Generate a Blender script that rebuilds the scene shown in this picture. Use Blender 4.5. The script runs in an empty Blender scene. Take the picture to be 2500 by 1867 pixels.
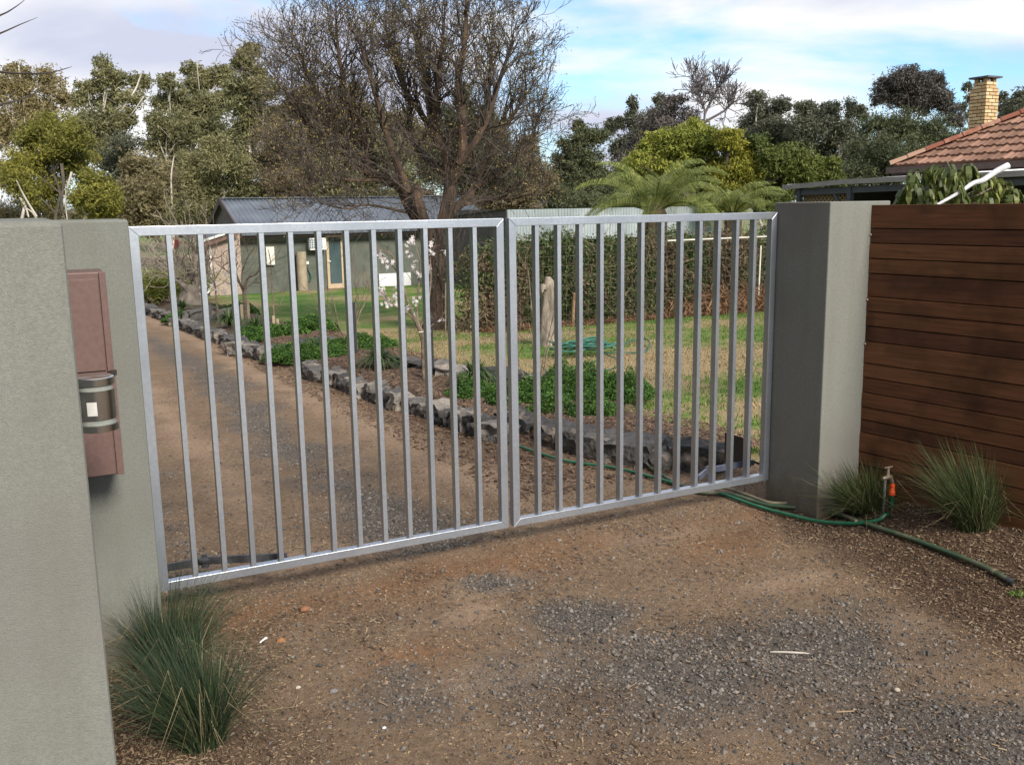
import bpy, math, random
import numpy as np
from mathutils import Vector, Matrix, noise as mn

S = bpy.context.scene
COL = S.collection
rng = np.random.default_rng(7)
random.seed(7)
R_ = math.radians

# ------------------------------------------------------------------ camera
CAM_F = 2322.9; CX0, CY0 = 1250.0, 933.5
PITCH, ROLL, YAW = 0.1834, -0.0162, -0.4675
CAM = np.array([-2.045, -4.084, 1.717])
_c, _s = math.cos(YAW), math.sin(YAW)
_f0 = np.array([-_s, _c, 0.0]); _r0 = np.array([_c, _s, 0.0]); _up = np.array([0, 0, 1.0])
FW = _f0 * math.cos(PITCH) - _up * math.sin(PITCH)
_u = _up * math.cos(PITCH) + _f0 * math.sin(PITCH)
RT = _r0 * math.cos(ROLL) + _u * math.sin(ROLL)
UP = -_r0 * math.sin(ROLL) + _u * math.cos(ROLL)
cam_d = bpy.data.cameras.new("camera"); cam = bpy.data.objects.new("camera", cam_d); COL.objects.link(cam)
cam_d.sensor_width = 36.0; cam_d.lens = CAM_F / 2500 * 36.0
cam_d.clip_start = 0.05; cam_d.clip_end = 3000
m = Matrix.Identity(4)
for i in range(3):
    m[i][0] = RT[i]; m[i][1] = UP[i]; m[i][2] = -FW[i]; m[i][3] = CAM[i]
cam.matrix_world = m
S.camera = cam

# ------------------------------------------------------------------ light
SUN_DIR = Vector((0.10, -0.84, 0.60)).normalized()      # towards the sun
w = bpy.data.worlds.new("World"); S.world = w; w.use_nodes = True
nt = w.node_tree; nt.nodes.clear()
def wn(t, **k):
    n = nt.nodes.new(t)
    for a, b in k.items(): setattr(n, a, b)
    return n
sky = wn('ShaderNodeTexSky'); sky.sky_type = 'NISHITA'; sky.sun_disc = False
sky.sun_elevation = math.asin(SUN_DIR.z); sky.sun_rotation = math.atan2(SUN_DIR.x, SUN_DIR.y)
sky.air_density = 1.0; sky.dust_density = 0.6; sky.ozone_density = 2.0
tc = wn('ShaderNodeTexCoord'); mp = wn('ShaderNodeMapping')
mp.inputs['Scale'].default_value = (1.0, 1.0, 3.2); mp.inputs['Location'].default_value = (7.15, 3.85, 2.55)
cn = wn('ShaderNodeTexNoise'); cn.inputs['Scale'].default_value = 1.9; cn.inputs['Detail'].default_value = 7; cn.inputs['Roughness'].default_value = .55; cn.inputs['Distortion'].default_value = .35
cr = wn('ShaderNodeValToRGB'); cr.color_ramp.elements[0].position = .37; cr.color_ramp.elements[1].position = .49
cn2 = wn('ShaderNodeTexNoise'); cn2.inputs['Scale'].default_value = 2.6; cn2.inputs['Detail'].default_value = 5; cn2.inputs['Distortion'].default_value = .2
cr2 = wn('ShaderNodeValToRGB')
cr2.color_ramp.elements[0].position = .38; cr2.color_ramp.elements[0].color = (6.9, 7.3, 9.0, 1)
cr2.color_ramp.elements[1].position = .56; cr2.color_ramp.elements[1].color = (11.0, 11.0, 11.1, 1)
skm = wn('ShaderNodeMix', data_type='RGBA', blend_type='MULTIPLY'); skm.inputs[0].default_value = 1.0; skm.inputs[7].default_value = (1.45, 1.85, 2.2, 1)
mx = wn('ShaderNodeMix', data_type='RGBA')
bg = wn('ShaderNodeBackground'); bg.inputs[1].default_value = 0.082
wo = wn('ShaderNodeOutputWorld')
L = nt.links.new
L(tc.outputs['Generated'], mp.inputs[0]); L(mp.outputs[0], cn.inputs[0]); L(mp.outputs[0], cn2.inputs[0])
L(cn.outputs[0], cr.inputs[0]); L(cn2.outputs[0], cr2.inputs[0])
L(sky.outputs[0], skm.inputs[6]); L(cr.outputs[0], mx.inputs[0]); L(skm.outputs[2], mx.inputs[6]); L(cr2.outputs[0], mx.inputs[7])
L(mx.outputs[2], bg.inputs[0]); L(bg.outputs[0], wo.inputs[0])
sd = bpy.data.lights.new("sun", 'SUN'); sun = bpy.data.objects.new("sun", sd); COL.objects.link(sun)
sd.energy = 4.7; sd.angle = R_(16); sd.color = (1.0, .93, .82)
sun.rotation_euler = SUN_DIR.to_track_quat('Z', 'Y').to_euler()
S.view_settings.view_transform = 'Standard'; S.view_settings.look = 'None'
S.view_settings.exposure = 0.24; S.view_settings.gamma = 1.0; S.view_settings.use_curve_mapping = False
S.cycles.max_bounces = 6; S.cycles.diffuse_bounces = 3; S.cycles.transparent_max_bounces = 8

# ------------------------------------------------------------------ geometry of the place
def smooth(a, b, x):
    t = np.clip((np.asarray(x, float) - a) / (b - a), 0, 1); return t * t * (3 - 2 * t)
def tz(x, y):
    x = np.asarray(x, float); y = np.asarray(y, float)
    return -0.037 * np.clip(y - 0.3, 0, 40) + 0.14 * smooth(1.45, 2.05, x) * (1 - smooth(-0.75, -0.35, y))
def ray(px, py): return FW + (px - CX0) / CAM_F * RT - (py - CY0) / CAM_F * UP
def at(px, py, D): return CAM + ray(px, py) * D            # the point at depth D
def atY(px, py, Y): d = ray(px, py); return CAM + d * (Y - CAM[1]) / d[1]
def atX(px, py, X): d = ray(px, py); return CAM + d * (X - CAM[0]) / d[0]
def G(px, py, dz=0.0):
    d = ray(px, py); lo, hi = .1, 220.
    for _ in range(50):
        q = (lo + hi) / 2; P = CAM + d * q
        if P[2] > tz(P[0], P[1]) + dz: lo = q
        else: hi = q
    return CAM + d * lo
def fbm(x, y, s, seed=0.0, o=4):
    return mn.fractal(Vector((x * s + seed, y * s - seed * .7, seed * .31)), 1.0, 2.0, o, noise_basis='PERLIN_ORIGINAL')

# ------------------------------------------------------------------ materials
MATS = {}
def mat(name, c1, c2=None, scale=6.0, rough=.8, bump=0.0, bscale=None, metal=0.0, detail=5, c3=None, isl=0.0, rnd=0.0,
        transl=0.0, stretch=(1, 1, 1), lo=.35, hi=.65, spec=.5, bdist=.01, big=None, alpha=None, coat=0.0):
    if name in MATS: return MATS[name]
    M = bpy.data.materials.new(name); M.use_nodes = True; t = M.node_tree; N = t.nodes; K = t.links.new
    b = N['Principled BSDF']; out = N['Material Output']
    b.inputs['Roughness'].default_value = rough; b.inputs['Metallic'].default_value = metal
    b.inputs['Specular IOR Level'].default_value = spec
    if coat: b.inputs['Coat Weight'].default_value = coat
    geo = N.new('ShaderNodeNewGeometry'); mp = N.new('ShaderNodeMapping'); mp.inputs['Scale'].default_value = stretch
    K(geo.outputs['Position'], mp.inputs[0])
    if c2 is None: c2 = tuple(v * .8 for v in c1)
    no = N.new('ShaderNodeTexNoise'); no.inputs['Scale'].default_value = scale; no.inputs['Detail'].default_value = detail; no.inputs['Roughness'].default_value = .6
    K(mp.outputs[0], no.inputs[0])
    rp = N.new('ShaderNodeValToRGB'); e = rp.color_ramp.elements
    e[0].position = lo; e[0].color = (*c1, 1); e[1].position = hi; e[1].color = (*c2, 1)
    if c3: q = e.new((lo + hi) / 2); q.color = (*c3, 1)
    fac = no.outputs[0]
    if isl or rnd:
        src = geo.outputs['Random Per Island'] if isl else N.new('ShaderNodeObjectInfo').outputs['Random']
        a = N.new('ShaderNodeMath'); a.operation = 'SUBTRACT'; K(src, a.inputs[0]); a.inputs[1].default_value = .5
        b2 = N.new('ShaderNodeMath'); b2.operation = 'MULTIPLY_ADD'; K(a.outputs[0], b2.inputs[0]); b2.inputs[1].default_value = (isl or rnd); K(fac, b2.inputs[2])
        fac = b2.outputs[0]
    K(fac, rp.inputs[0]); col = rp.outputs[0]
    if big:      # slow large-scale drift of colour: (colour, scale, lo, hi)
        n3 = N.new('ShaderNodeTexNoise'); n3.inputs['Scale'].default_value = big[1]; n3.inputs['Detail'].default_value = 4; K(geo.outputs['Position'], n3.inputs[0])
        mr = N.new('ShaderNodeMapRange'); mr.inputs[1].default_value = big[2]; mr.inputs[2].default_value = big[3]; K(n3.outputs[0], mr.inputs[0])
        mxx = N.new('ShaderNodeMix'); mxx.data_type = 'RGBA'; K(mr.outputs[0], mxx.inputs[0]); K(col, mxx.inputs[6]); mxx.inputs[7].default_value = (*big[0], 1)
        col = mxx.outputs[2]
    K(col, b.inputs['Base Color'])
    if bump:
        nb = N.new('ShaderNodeTexNoise'); nb.inputs['Scale'].default_value = bscale or scale * 4; nb.inputs['Detail'].default_value = 4; K(mp.outputs[0], nb.inputs[0])
        bp = N.new('ShaderNodeBump'); bp.inputs['Strength'].default_value = bump; bp.inputs['Distance'].default_value = bdist
        K(nb.outputs[0], bp.inputs['Height']); K(bp.outputs[0], b.inputs['Normal'])
    if transl:
        tr = N.new('ShaderNodeBsdfTranslucent'); K(col, tr.inputs[0]); ms = N.new('ShaderNodeMixShader'); ms.inputs[0].default_value = transl
        K(b.outputs[0], ms.inputs[1]); K(tr.outputs[0], ms.inputs[2]); K(ms.outputs[0], out.inputs[0])
    MATS[name] = M; return M

# ------------------------------------------------------------------ builders
class MB:
    def __init__(s): s.v = []; s.f = []; s.n = 0; s.V = []; s.F4 = []; s.F3 = []; s.uvdone = False
    def add(s, v, f):
        o = s.n; v = np.asarray(v, float); s.V.append(v); s.n += len(v)
        for q in f:
            (s.F4 if len(q) == 4 else s.F3 if len(q) == 3 else s.f).append([i + o for i in q])
        return s
    def bulk(s, V, F):
        F = np.asarray(F) + s.n; s.V.append(np.asarray(V, float)); s.n += len(V)
        (s.F4 if F.shape[1] == 4 else s.F3).extend(F.tolist()) if len(F) < 2000 else s.f.append(F)
        return s
    def box(s, a, b):
        (x0, y0, z0), (x1, y1, z1) = a, b
        return s.add([(x0, y0, z0), (x1, y0, z0), (x1, y1, z0), (x0, y1, z0), (x0, y0, z1), (x1, y0, z1), (x1, y1, z1), (x0, y1, z1)],
                     [(0, 3, 2, 1), (4, 5, 6, 7), (0, 1, 5, 4), (1, 2, 6, 5), (2, 3, 7, 6), (3, 0, 4, 7)])
    def beam(s, p, q, wd, h, up=(0, 0, 1)):
        p = np.array(p, float); q = np.array(q, float); d = q - p; d /= np.linalg.norm(d)
        a = np.cross(d, up); a /= np.linalg.norm(a); b = np.cross(a, d)
        a *= wd / 2; b *= h / 2
        return s.add([p - a - b, p + a - b, p + a + b, p - a + b, q - a - b, q + a - b, q + a + b, q - a + b],
                     [(0, 1, 2, 3), (7, 6, 5, 4), (4, 5, 1, 0), (5, 6, 2, 1), (6, 7, 3, 2), (7, 4, 0, 3)])
    def tube(s, P, r, n=6, cap=True):
        P = np.asarray(P, float); k = len(P); r = np.broadcast_to(np.asarray(r, float), (k,))
        T = np.gradient(P, axis=0); T /= np.linalg.norm(T, axis=1)[:, None] + 1e-9
        ref = np.array([0.31, 0.17, 1.0]) if abs(T[0][2]) < .9 else np.array([1.0, 0.2, 0.1])
        A = np.cross(T, ref); A /= np.linalg.norm(A, axis=1)[:, None] + 1e-9; B = np.cross(T, A)
        an = np.arange(n) * 2 * math.pi / n
        V = P[:, None] + r[:, None, None] * (np.cos(an)[None, :, None] * A[:, None] + np.sin(an)[None, :, None] * B[:, None])
        o = s.n; s.V.append(V.reshape(-1, 3)); s.n += k * n
        for i in range(k - 1):
            for j in range(n):
                j2 = (j + 1) % n
                s.F4.append([o + i * n + j, o + i * n + j2, o + (i + 1) * n + j2, o + (i + 1) * n + j])
        if cap and n > 3:
            s.f.append([o + j for j in range(n)][::-1]); s.f.append([o + (k - 1) * n + j for j in range(n)])
        return s
    def lathe(s, prof, c, n=24, axis='z'):
        V = []; k = len(prof)
        for r, h in prof:
            for j in range(n):
                a = 2 * math.pi * j / n
                V.append((c[0] + r * math.cos(a), c[1] + r * math.sin(a), c[2] + h))
        F = []
        for i in range(k - 1):
            for j in range(n):
                j2 = (j + 1) % n; F.append((i * n + j, i * n + j2, (i + 1) * n + j2, (i + 1) * n + j))
        F.append(tuple(range(n))[::-1]); F.append(tuple((k - 1) * n + j for j in range(n)))
        return s.add(V, F)
    def mesh(s, name, off=(0, 0, 0), smooth=False):
        me = bpy.data.meshes.new(name)
        V = (np.concatenate(s.V) if s.V else np.zeros((0, 3))) - np.asarray(off)
        idx = []; st = []; tot = 0
        parts = []
        if s.F4: parts.append(np.array(s.F4))
        if s.F3: parts.append(np.array(s.F3))
        ng = [q for q in s.f if not isinstance(q, np.ndarray)]
        parts += [q for q in s.f if isinstance(q, np.ndarray)]
        for A in parts:
            m_, k_ = A.shape; idx.append(A.ravel()); st.append(tot + np.arange(m_) * k_); tot += m_ * k_
        for q in ng: idx.append(np.array(q)); st.append(np.array([tot])); tot += len(q)
        I = np.concatenate(idx); ST = np.concatenate(st)
        me.vertices.add(len(V)); me.vertices.foreach_set('co', V.ravel())
        me.loops.add(len(I)); me.loops.foreach_set('vertex_index', I.astype(np.int32))
        me.polygons.add(len(ST)); me.polygons.foreach_set('loop_start', ST.astype(np.int32))
        me.update(calc_edges=True); me.validate()
        me.polygons.foreach_set('use_smooth', np.full(len(me.polygons), bool(smooth)))
        if smooth: me.set_sharp_from_angle(angle=R_(38))
        return me
def rot_rand(n, tilt=None, r=rng):
    """n random rotation matrices; tilt (radians) limits lean away from flat"""
    a = r.uniform(0, 2 * math.pi, n)
    Z = np.zeros((n, 3, 3)); ca, sa = np.cos(a), np.sin(a)
    Rz = Z.copy(); Rz[:, 0, 0] = ca; Rz[:, 0, 1] = -sa; Rz[:, 1, 0] = sa; Rz[:, 1, 1] = ca; Rz[:, 2, 2] = 1
    t = np.arccos(r.uniform(-1, 1, n)) if tilt is None else r.normal(0, tilt, n)
    ct, st = np.cos(t), np.sin(t)
    Rx = Z.copy(); Rx[:, 0, 0] = 1; Rx[:, 1, 1] = ct; Rx[:, 1, 2] = -st; Rx[:, 2, 1] = st; Rx[:, 2, 2] = ct
    b = r.uniform(0, 2 * math.pi, n); cb, sb = np.cos(b), np.sin(b)
    Rb = Z.copy(); Rb[:, 0, 0] = cb; Rb[:, 0, 1] = -sb; Rb[:, 1, 0] = sb; Rb[:, 1, 1] = cb; Rb[:, 2, 2] = 1
    return Rz @ Rx @ Rb
def scatter(mb, TV, TF, Rm, Sc, T):
    TV = np.asarray(TV, float); n = len(T); k = len(TV)
    Sc = np.asarray(Sc, float)
    if Sc.ndim == 1: Sc = np.repeat(Sc[:, None], 3, 1)
    V = np.einsum('nij,nkj->nki', Rm, TV[None] * Sc[:, None, :]) + T[:, None, :]
    F = (np.asarray(TF)[None] + (np.arange(n) * k)[:, None, None]).reshape(-1, len(TF[0]))
    Fo = F + mb.n; mb.V.append(V.reshape(-1, 3)); mb.n += n * k; mb.f.append(Fo)
    return mb
CHIP_V = [(-.5, -.5, 0), (.5, -.5, 0), (.5, 0, .5), (-.5, 0, .5), (.5, .5, 0), (-.5, .5, 0)]; CHIP_F = [(0, 1, 2, 3), (3, 2, 4, 5)]
TRI_V = [(-.5, -.16, 0), (.5, 0, .05), (-.35, .18, 0)]; TRI_F = [(0, 1, 2)]
LEAF_V = [(-.5, 0, 0), (0, -.24, .06), (.5, 0, 0), (0, .24, .06)]; LEAF_F = [(0, 1, 2, 3)]
PYR_V = [(1, -.2, 0), (-.5, .9, 0), (-.7, -.8, 0), (.1, 0, .9)]; PYR_F = [(0, 1, 3), (1, 2, 3), (2, 0, 3)]
OCT_V = [(1, 0, 0), (0, 1, 0), (-1, 0, 0), (0, -1, 0), (0.1, 0.1, .7), (-.1, 0, -.7)]
OCT_F = [(0, 1, 4), (1, 2, 4), (2, 3, 4), (3, 0, 4), (1, 0, 5), (2, 1, 5), (3, 2, 5), (0, 3, 5)]
BOXV = [(-.5, -.5, -.5), (.5, -.5, -.5), (.5, .5, -.5), (-.5, .5, -.5), (-.5, -.5, .5), (.5, -.5, .5), (.5, .5, .5), (-.5, .5, .5)]
BOXF = [(0, 3, 2, 1), (4, 5, 6, 7), (0, 1, 5, 4), (1, 2, 6, 5), (2, 3, 7, 6), (3, 0, 4, 7)]

def thing(name, label, cat, loc, group=None):
    o = bpy.data.objects.new(name, None); COL.objects.link(o); o.location = tuple(map(float, loc)); o.empty_display_size = .1
    o['label'] = label; o['category'] = cat
    if group: o['group'] = group
    return o
def root_loc(o):
    p = np.zeros(3)
    while o is not None: p += np.array(o.location); o = o.parent
    return p
def part(name, mb, m_, parent, smooth=False, label=None, kind=None, bevel=0):
    me = mb.mesh(name, root_loc(parent), smooth); me.materials.append(m_)
    o = bpy.data.objects.new(name, me); COL.objects.link(o); o.parent = parent
    if label: o['label'] = label
    if kind: o['kind'] = kind
    if bevel: bev(o, bevel)
    return o
def bev(o, w_, seg=2):
    b = o.modifiers.new('bevel', 'BEVEL'); b.width = w_; b.segments = seg; b.limit_method = 'ANGLE'; b.angle_limit = R_(40)
def solo(name, mb, m_, label, cat, loc=(0, 0, 0), group=None, smooth=False, bevel=0):
    me = mb.mesh(name, loc, smooth); me.materials.append(m_)
    o = bpy.data.objects.new(name, me); COL.objects.link(o); o.location = tuple(map(float, loc))
    o['label'] = label; o['category'] = cat
    if group: o['group'] = group
    if bevel: bev(o, bevel)
    return o
def struct(name, mb, m_, kind='structure', smooth=False, label=None):
    me = mb.mesh(name, (0, 0, 0), smooth); me.materials.append(m_)
    o = bpy.data.objects.new(name, me); COL.objects.link(o); o['kind'] = kind
    if label: o['label'] = label
    return o
def piece(name, me, parent, loc, rot=(0, 0, 0), sc=(1, 1, 1), label=None, kind=None):
    o = bpy.data.objects.new(name, me); COL.objects.link(o); o.parent = parent
    o.location = tuple(np.asarray(loc, float) - root_loc(parent)); o.rotation_euler = rot; o.scale = sc
    if label: o['label'] = label
    return o
def bezier(pts, n=12):
    """Catmull-Rom through pts"""
    P = np.asarray(pts, float); Q = np.vstack([2 * P[0] - P[1], P, 2 * P[-1] - P[-2]]); out = []
    for i in range(1, len(Q) - 2):
        for t in np.linspace(0, 1, n, endpoint=False):
            a, b, c, d = Q[i - 1], Q[i], Q[i + 1], Q[i + 2]
            out.append(.5 * ((2 * b) + (c - a) * t + (2 * a - 5 * b + 4 * c - d) * t * t + (3 * b - a - 3 * c + d) * t ** 3))
    out.append(P[-1]); return np.array(out)

# ================================================================== GROUND
def gravel_mask(x, y):
    """0..1: how much loose grey gravel lies here"""
    out = np.zeros(len(x))
    c = G(1760, 1610); c2 = G(1480, 1500); c3 = G(2350, 1800); c4 = G(1230, 1420); c5 = G(980, 1700)
    for i in range(len(x)):
        X, Y = x[i], y[i]; nz = fbm(X, Y, 1.3, 3.1) * .55 + fbm(X, Y, 4.5, 8.2) * .25
        if Y > .2:
            v = .85 - abs(X + .25 + .12 * math.sin(Y * .5)) / .45
            v2 = .45 - abs(X + 1.45) / .35
            out[i] = max(v, v2) + nz
        else:
            v = max(1.15 - math.hypot((X - c[0]) / .95, (Y - c[1]) / .5), 1.0 - math.hypot((X - c2[0]) / .5, (Y - c2[1]) / .3),
                    1.0 - math.hypot((X - c3[0]) / .7, (Y - c3[1]) / .5), .85 - math.hypot((X - c4[0]) / .4, (Y - c4[1]) / .22), .7 - math.hypot((X - c5[0]) / .35, (Y - c5[1]) / .4))
            out[i] = v + nz
    return np.clip(out * 1.3, 0, 1)
def mulch_mask(x, y):
    out = np.zeros(len(x))
    for i in range(len(x)):
        X, Y = x[i], y[i]; nz = fbm(X, Y, 2.0, 5.5) * .35
        a = 1 - (X + 1.95) / .75 if Y < .25 else 0
        # right bed along the timber fence
        b = (X - (1.28 + .16 * (Y + 1))) / .3 + .3 if Y < -.1 else 0
        c = (1 - (X - .55) / -.35) if 0 else 0
        d = 1 - abs(X - .95) / .38 if Y > 1.0 else 0
        out[i] = max(a, b, d * .9) + nz
    return np.clip(out, 0, 1)
def soil_mask(x, y):
    out = np.zeros(len(x)); p = G(1040, 1590); q = G(1250, 1500)
    for i in range(len(x)):
        X, Y = x[i], y[i]; nz = fbm(X, Y, 1.7, 11.5) * .6 + fbm(X, Y, 6, 1.5) * .25
        a = .85 - abs(Y + .12) / .38
        b = .9 - math.hypot((X - p[0]) / .3, (Y - p[1]) / .25); c = .9 - math.hypot((X - 1.0) / .7, (Y + .35) / .5)
        out[i] = max(a, b, c * .9) + nz
    return np.clip(out, 0, 1)
def dust_mask(x, y):
    C_ = [(G(a, b), rx, ry) for a, b, rx, ry in ((1640, 1310, .45, .2), (1900, 1420, .5, .18), (1180, 1430, .35, .2), (1150, 1500, .25, .12), (2250, 1520, .35, .2), (1350, 1270, .3, .1), (1250, 1650, .3, .15))]
    out = np.zeros(len(x))
    for i in range(len(x)):
        X, Y = x[i], y[i]; nz = fbm(X, Y, 1.8, 31) * .5 + fbm(X, Y, 7, 17) * .2
        if Y > .25: v = max(1 - abs(X - .42 - .06 * math.sin(Y * .6)) / .30, .85 - abs(X + .98) / .30)
        else: v = max(.95 - math.hypot((X - c[0]) / rx, (Y - c[1]) / ry) for c, rx, ry in C_)
        out[i] = v + nz
    return np.clip(out * 1.2, 0, 1)
def grid_mesh(xs, ys, zf):
    X, Y = np.meshgrid(xs, ys); x = X.ravel(); y = Y.ravel(); z = zf(x, y)
    nx, ny = len(xs), len(ys); i = np.arange(nx * ny).reshape(ny, nx)
    F = np.stack([i[:-1, :-1], i[:-1, 1:], i[1:, 1:], i[1:, :-1]], -1).reshape(-1, 4)
    mb = MB(); mb.V.append(np.stack([x, y, z], 1)); mb.n = len(x); mb.f.append(F)
    return mb, x, y
def masks_material(name):
    M = bpy.data.materials.new(name); M.use_nodes = True; t = M.node_tree; N = t.nodes; K = t.links.new
    b = N['Principled BSDF']; b.inputs['Roughness'].default_value = .95; b.inputs['Specular IOR Level'].default_value = .25
    geo = N.new('ShaderNodeNewGeometry'); at_ = N.new('ShaderNodeAttribute'); at_.attribute_name = 'zone'
    sp = N.new('ShaderNodeSeparateColor'); K(at_.outputs['Color'], sp.inputs[0])
    def nz(s, d=6, r=.65):
        n = N.new('ShaderNodeTexNoise'); n.inputs['Scale'].default_value = s; n.inputs['Detail'].default_value = d; n.inputs['Roughness'].default_value = r; K(geo.outputs['Position'], n.inputs[0]); return n
    def ramp(src, stops):
        r = N.new('ShaderNodeValToRGB'); e = r.color_ramp.elements
        e[0].position, e[0].color = stops[0][0], (*stops[0][1], 1); e[1].position, e[1].color = stops[-1][0], (*stops[-1][1], 1)
        for p, c in stops[1:-1]: q = e.new(p); q.color = (*c, 1)
        K(src, r.inputs[0]); return r.outputs[0]
    n1, n2, n3 = nz(38, 8, .75), nz(150, 4, .7), nz(3, 5)
    vor = N.new('ShaderNodeTexVoronoi'); vor.inputs['Scale'].default_value = 95; K(geo.outputs['Position'], vor.inputs[0])
    base = ramp(n1.outputs[0], [(.28, (.105, .069, .043)), (.5, (.225, .156, .101)), (.72, (.35, .255, .175))])
    soil = ramp(n1.outputs[0], [(.25, (.12, .064, .033)), (.5, (.24, .132, .068)), (.75, (.34, .205, .118))])
    dust = ramp(n1.outputs[0], [(.25, (.23, .155, .102)), (.5, (.325, .228, .155)), (.75, (.41, .295, .205))])
    grav = ramp(vor.outputs['Color'], [(.1, (.060, .050, .043)), (.5, (.125, .108, .094)), (.9, (.21, .182, .155))])
    mul = ramp(n1.outputs[0], [(.3, (.036, .021, .013)), (.5, (.085, .05, .03)), (.72, (.17, .11, .07))])
    def mixc(f, a, c):
        q = N.new('ShaderNodeMix'); q.data_type = 'RGBA'; K(f, q.inputs[0]); K(a, q.inputs[6]); K(c, q.inputs[7]); return q.outputs[2]
    def edge(f, s=.55):  # roughen the mask edge
        a = N.new('ShaderNodeMath'); a.operation = 'MULTIPLY_ADD'; K(n1.outputs[0], a.inputs[0]); a.inputs[1].default_value = 1.6; a.inputs[2].default_value = -.8
        c = N.new('ShaderNodeMath'); c.operation = 'ADD'; K(f, c.inputs[0]); K(a.outputs[0], c.inputs[1])
        m2 = N.new('ShaderNodeMapRange'); m2.inputs[1].default_value = .12; m2.inputs[2].default_value = 1.0; K(c.outputs[0], m2.inputs[0]); return m2.outputs[0]
    c = mixc(edge(sp.outputs[2]), base, soil); c = mixc(edge(at_.outputs['Alpha']), c, dust); c = mixc(edge(sp.outputs[0]), c, grav); c = mixc(edge(sp.outputs[1]), c, mul)
    hv = N.new('ShaderNodeMix'); hv.data_type = 'RGBA'; hv.blend_type = 'MULTIPLY'; hv.inputs[0].default_value = .7; K(c, hv.inputs[6])
    K(ramp(n3.outputs[0], [(.3, (.72, .70, .68)), (.7, (1.15, 1.13, 1.1))]), hv.inputs[7])
    K(hv.outputs[2], b.inputs['Base Color'])
    ad = N.new('ShaderNodeMath'); ad.operation = 'ADD'; K(n2.outputs[0], ad.inputs[0]); K(n1.outputs[0], ad.inputs[1])
    bp = N.new('ShaderNodeBump'); bp.inputs['Strength'].default_value = 1.0; bp.inputs['Distance'].default_value = .012
    K(ad.outputs[0], bp.inputs['Height']); K(bp.outputs[0], b.inputs['Normal'])
    return M
soilM = masks_material('driveway_soil')
def zrel(x, y, amp=.012):
    z = tz(x, y)
    return z + np.array([fbm(a, b, 1.6, 2.2) * amp + fbm(a, b, 9, 4.2) * amp * .35 for a, b in zip(x, y)])
# driveway and forecourt
mb, x, y = grid_mesh(np.arange(-3.2, 3.2, .045), np.concatenate([np.arange(-3.4, 3.0, .045), np.arange(3.0, 9, .12), np.arange(9, 30, .4)]), zrel)
dw = struct('driveway', mb, soilM, smooth=True)
zc = dw.data.color_attributes.new('zone', 'FLOAT_COLOR', 'POINT')
gm, mm, sm_ = gravel_mask(x, y), mulch_mask(x, y), soil_mask(x, y)
zc.data.foreach_set('color', np.stack([gm, mm, sm_, dust_mask(x, y)], 1).ravel())

# wide ground: paddock grass round everything, to the horizon
pad = mat('paddock_grass', (.08, .13, .025), (.17, .17, .06), 3, .95, bump=.6, bscale=20, c3=(.11, .16, .035), big=((.16, .13, .07), .06, .45, .62))
xs = np.concatenate([[-900, -400, -200, -100], np.arange(-60, 62, 4), [100, 200, 400, 900]])
ys = np.concatenate([[-900, -300, -100, -40, -15, -6], np.arange(0, 60, 2), [70, 100, 150, 300, 900, 1500]])
mb, _, _ = grid_mesh(xs, ys, lambda a, b: tz(np.where(np.abs(a) < 0, a, -50), b) - .06)
struct('ground', mb, pad)
# far dirt track beyond the paddock
mb, _, _ = grid_mesh(np.arange(-40, 60, 4), np.array([64, 66, 68.5, 71.]), lambda a, b: tz(a * 0 - 50, b) - .03 + 0 * a)
struct('dirt_track', mb, mat('pale_dirt', (.36, .29, .20), (.26, .20, .13), 2, .95))

mb, _, _ = grid_mesh(np.arange(-24, 25, 1.), np.arange(-12, -2.9, .7), lambda a, b: zrel(a * 1.0, b, .03) - .02)
vg = struct('road_verge', mb, soilM, smooth=True); vg.data.color_attributes.new('zone', 'FLOAT_COLOR', 'POINT').data.foreach_set('color', np.tile([.45, .1, .2, .4], len(vg.data.vertices)))
mb, _, _ = grid_mesh(np.arange(-120, 121, 10.), np.array([-19., -15.5, -12.]), lambda a, b: tz(a * 0, b) + .0)
struct('road', mb, mat('asphalt', (.045, .045, .047), (.07, .07, .07), 30, .9))

# lawn
def lawn_col():
    M = bpy.data.materials.new('lawn_turf'); M.use_nodes = True; t = M.node_tree; N = t.nodes; K = t.links.new
    b = N['Principled BSDF']; b.inputs['Roughness'].default_value = .95; b.inputs['Specular IOR Level'].default_value = .2
    a = N.new('ShaderNodeAttribute'); a.attribute_name = 'dry'; g = N.new('ShaderNodeNewGeometry')
    n = N.new('ShaderNodeTexNoise'); n.inputs['Scale'].default_value = 5; n.inputs['Detail'].default_value = 8; n.inputs['Roughness'].default_value = .7; K(g.outputs['Position'], n.inputs[0])
    s = N.new('ShaderNodeMath'); s.operation = 'MULTIPLY_ADD'; K(n.outputs[0], s.inputs[0]); s.inputs[1].default_value = 1.1; K(a.outputs['Fac'], s.inputs[2])
    r = N.new('ShaderNodeValToRGB'); e = r.color_ramp.elements; e[0].position = .45; e[0].color = (.055, .135, .020, 1); e[1].position = 1.35 / 1.5
    e[1].color = (.29, .22, .12, 1); q = e.new(.68); q.color = (.14, .18, .045, 1)
    K(s.outputs[0], r.inputs[0]); K(r.outputs[0], b.inputs['Base Color'])
    n2 = N.new('ShaderNodeTexNoise'); n2.inputs['Scale'].default_value = 45; n2.inputs['Detail'].default_value = 4; K(g.outputs['Position'], n2.inputs[0])
    bp = N.new('ShaderNodeBump'); bp.inputs['Strength'].default_value = .8; bp.inputs['Distance'].default_value = .03; K(n2.outputs[0], bp.inputs['Height']); K(bp.outputs[0], b.inputs['Normal'])
    return M
turf = lawn_col()
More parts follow.
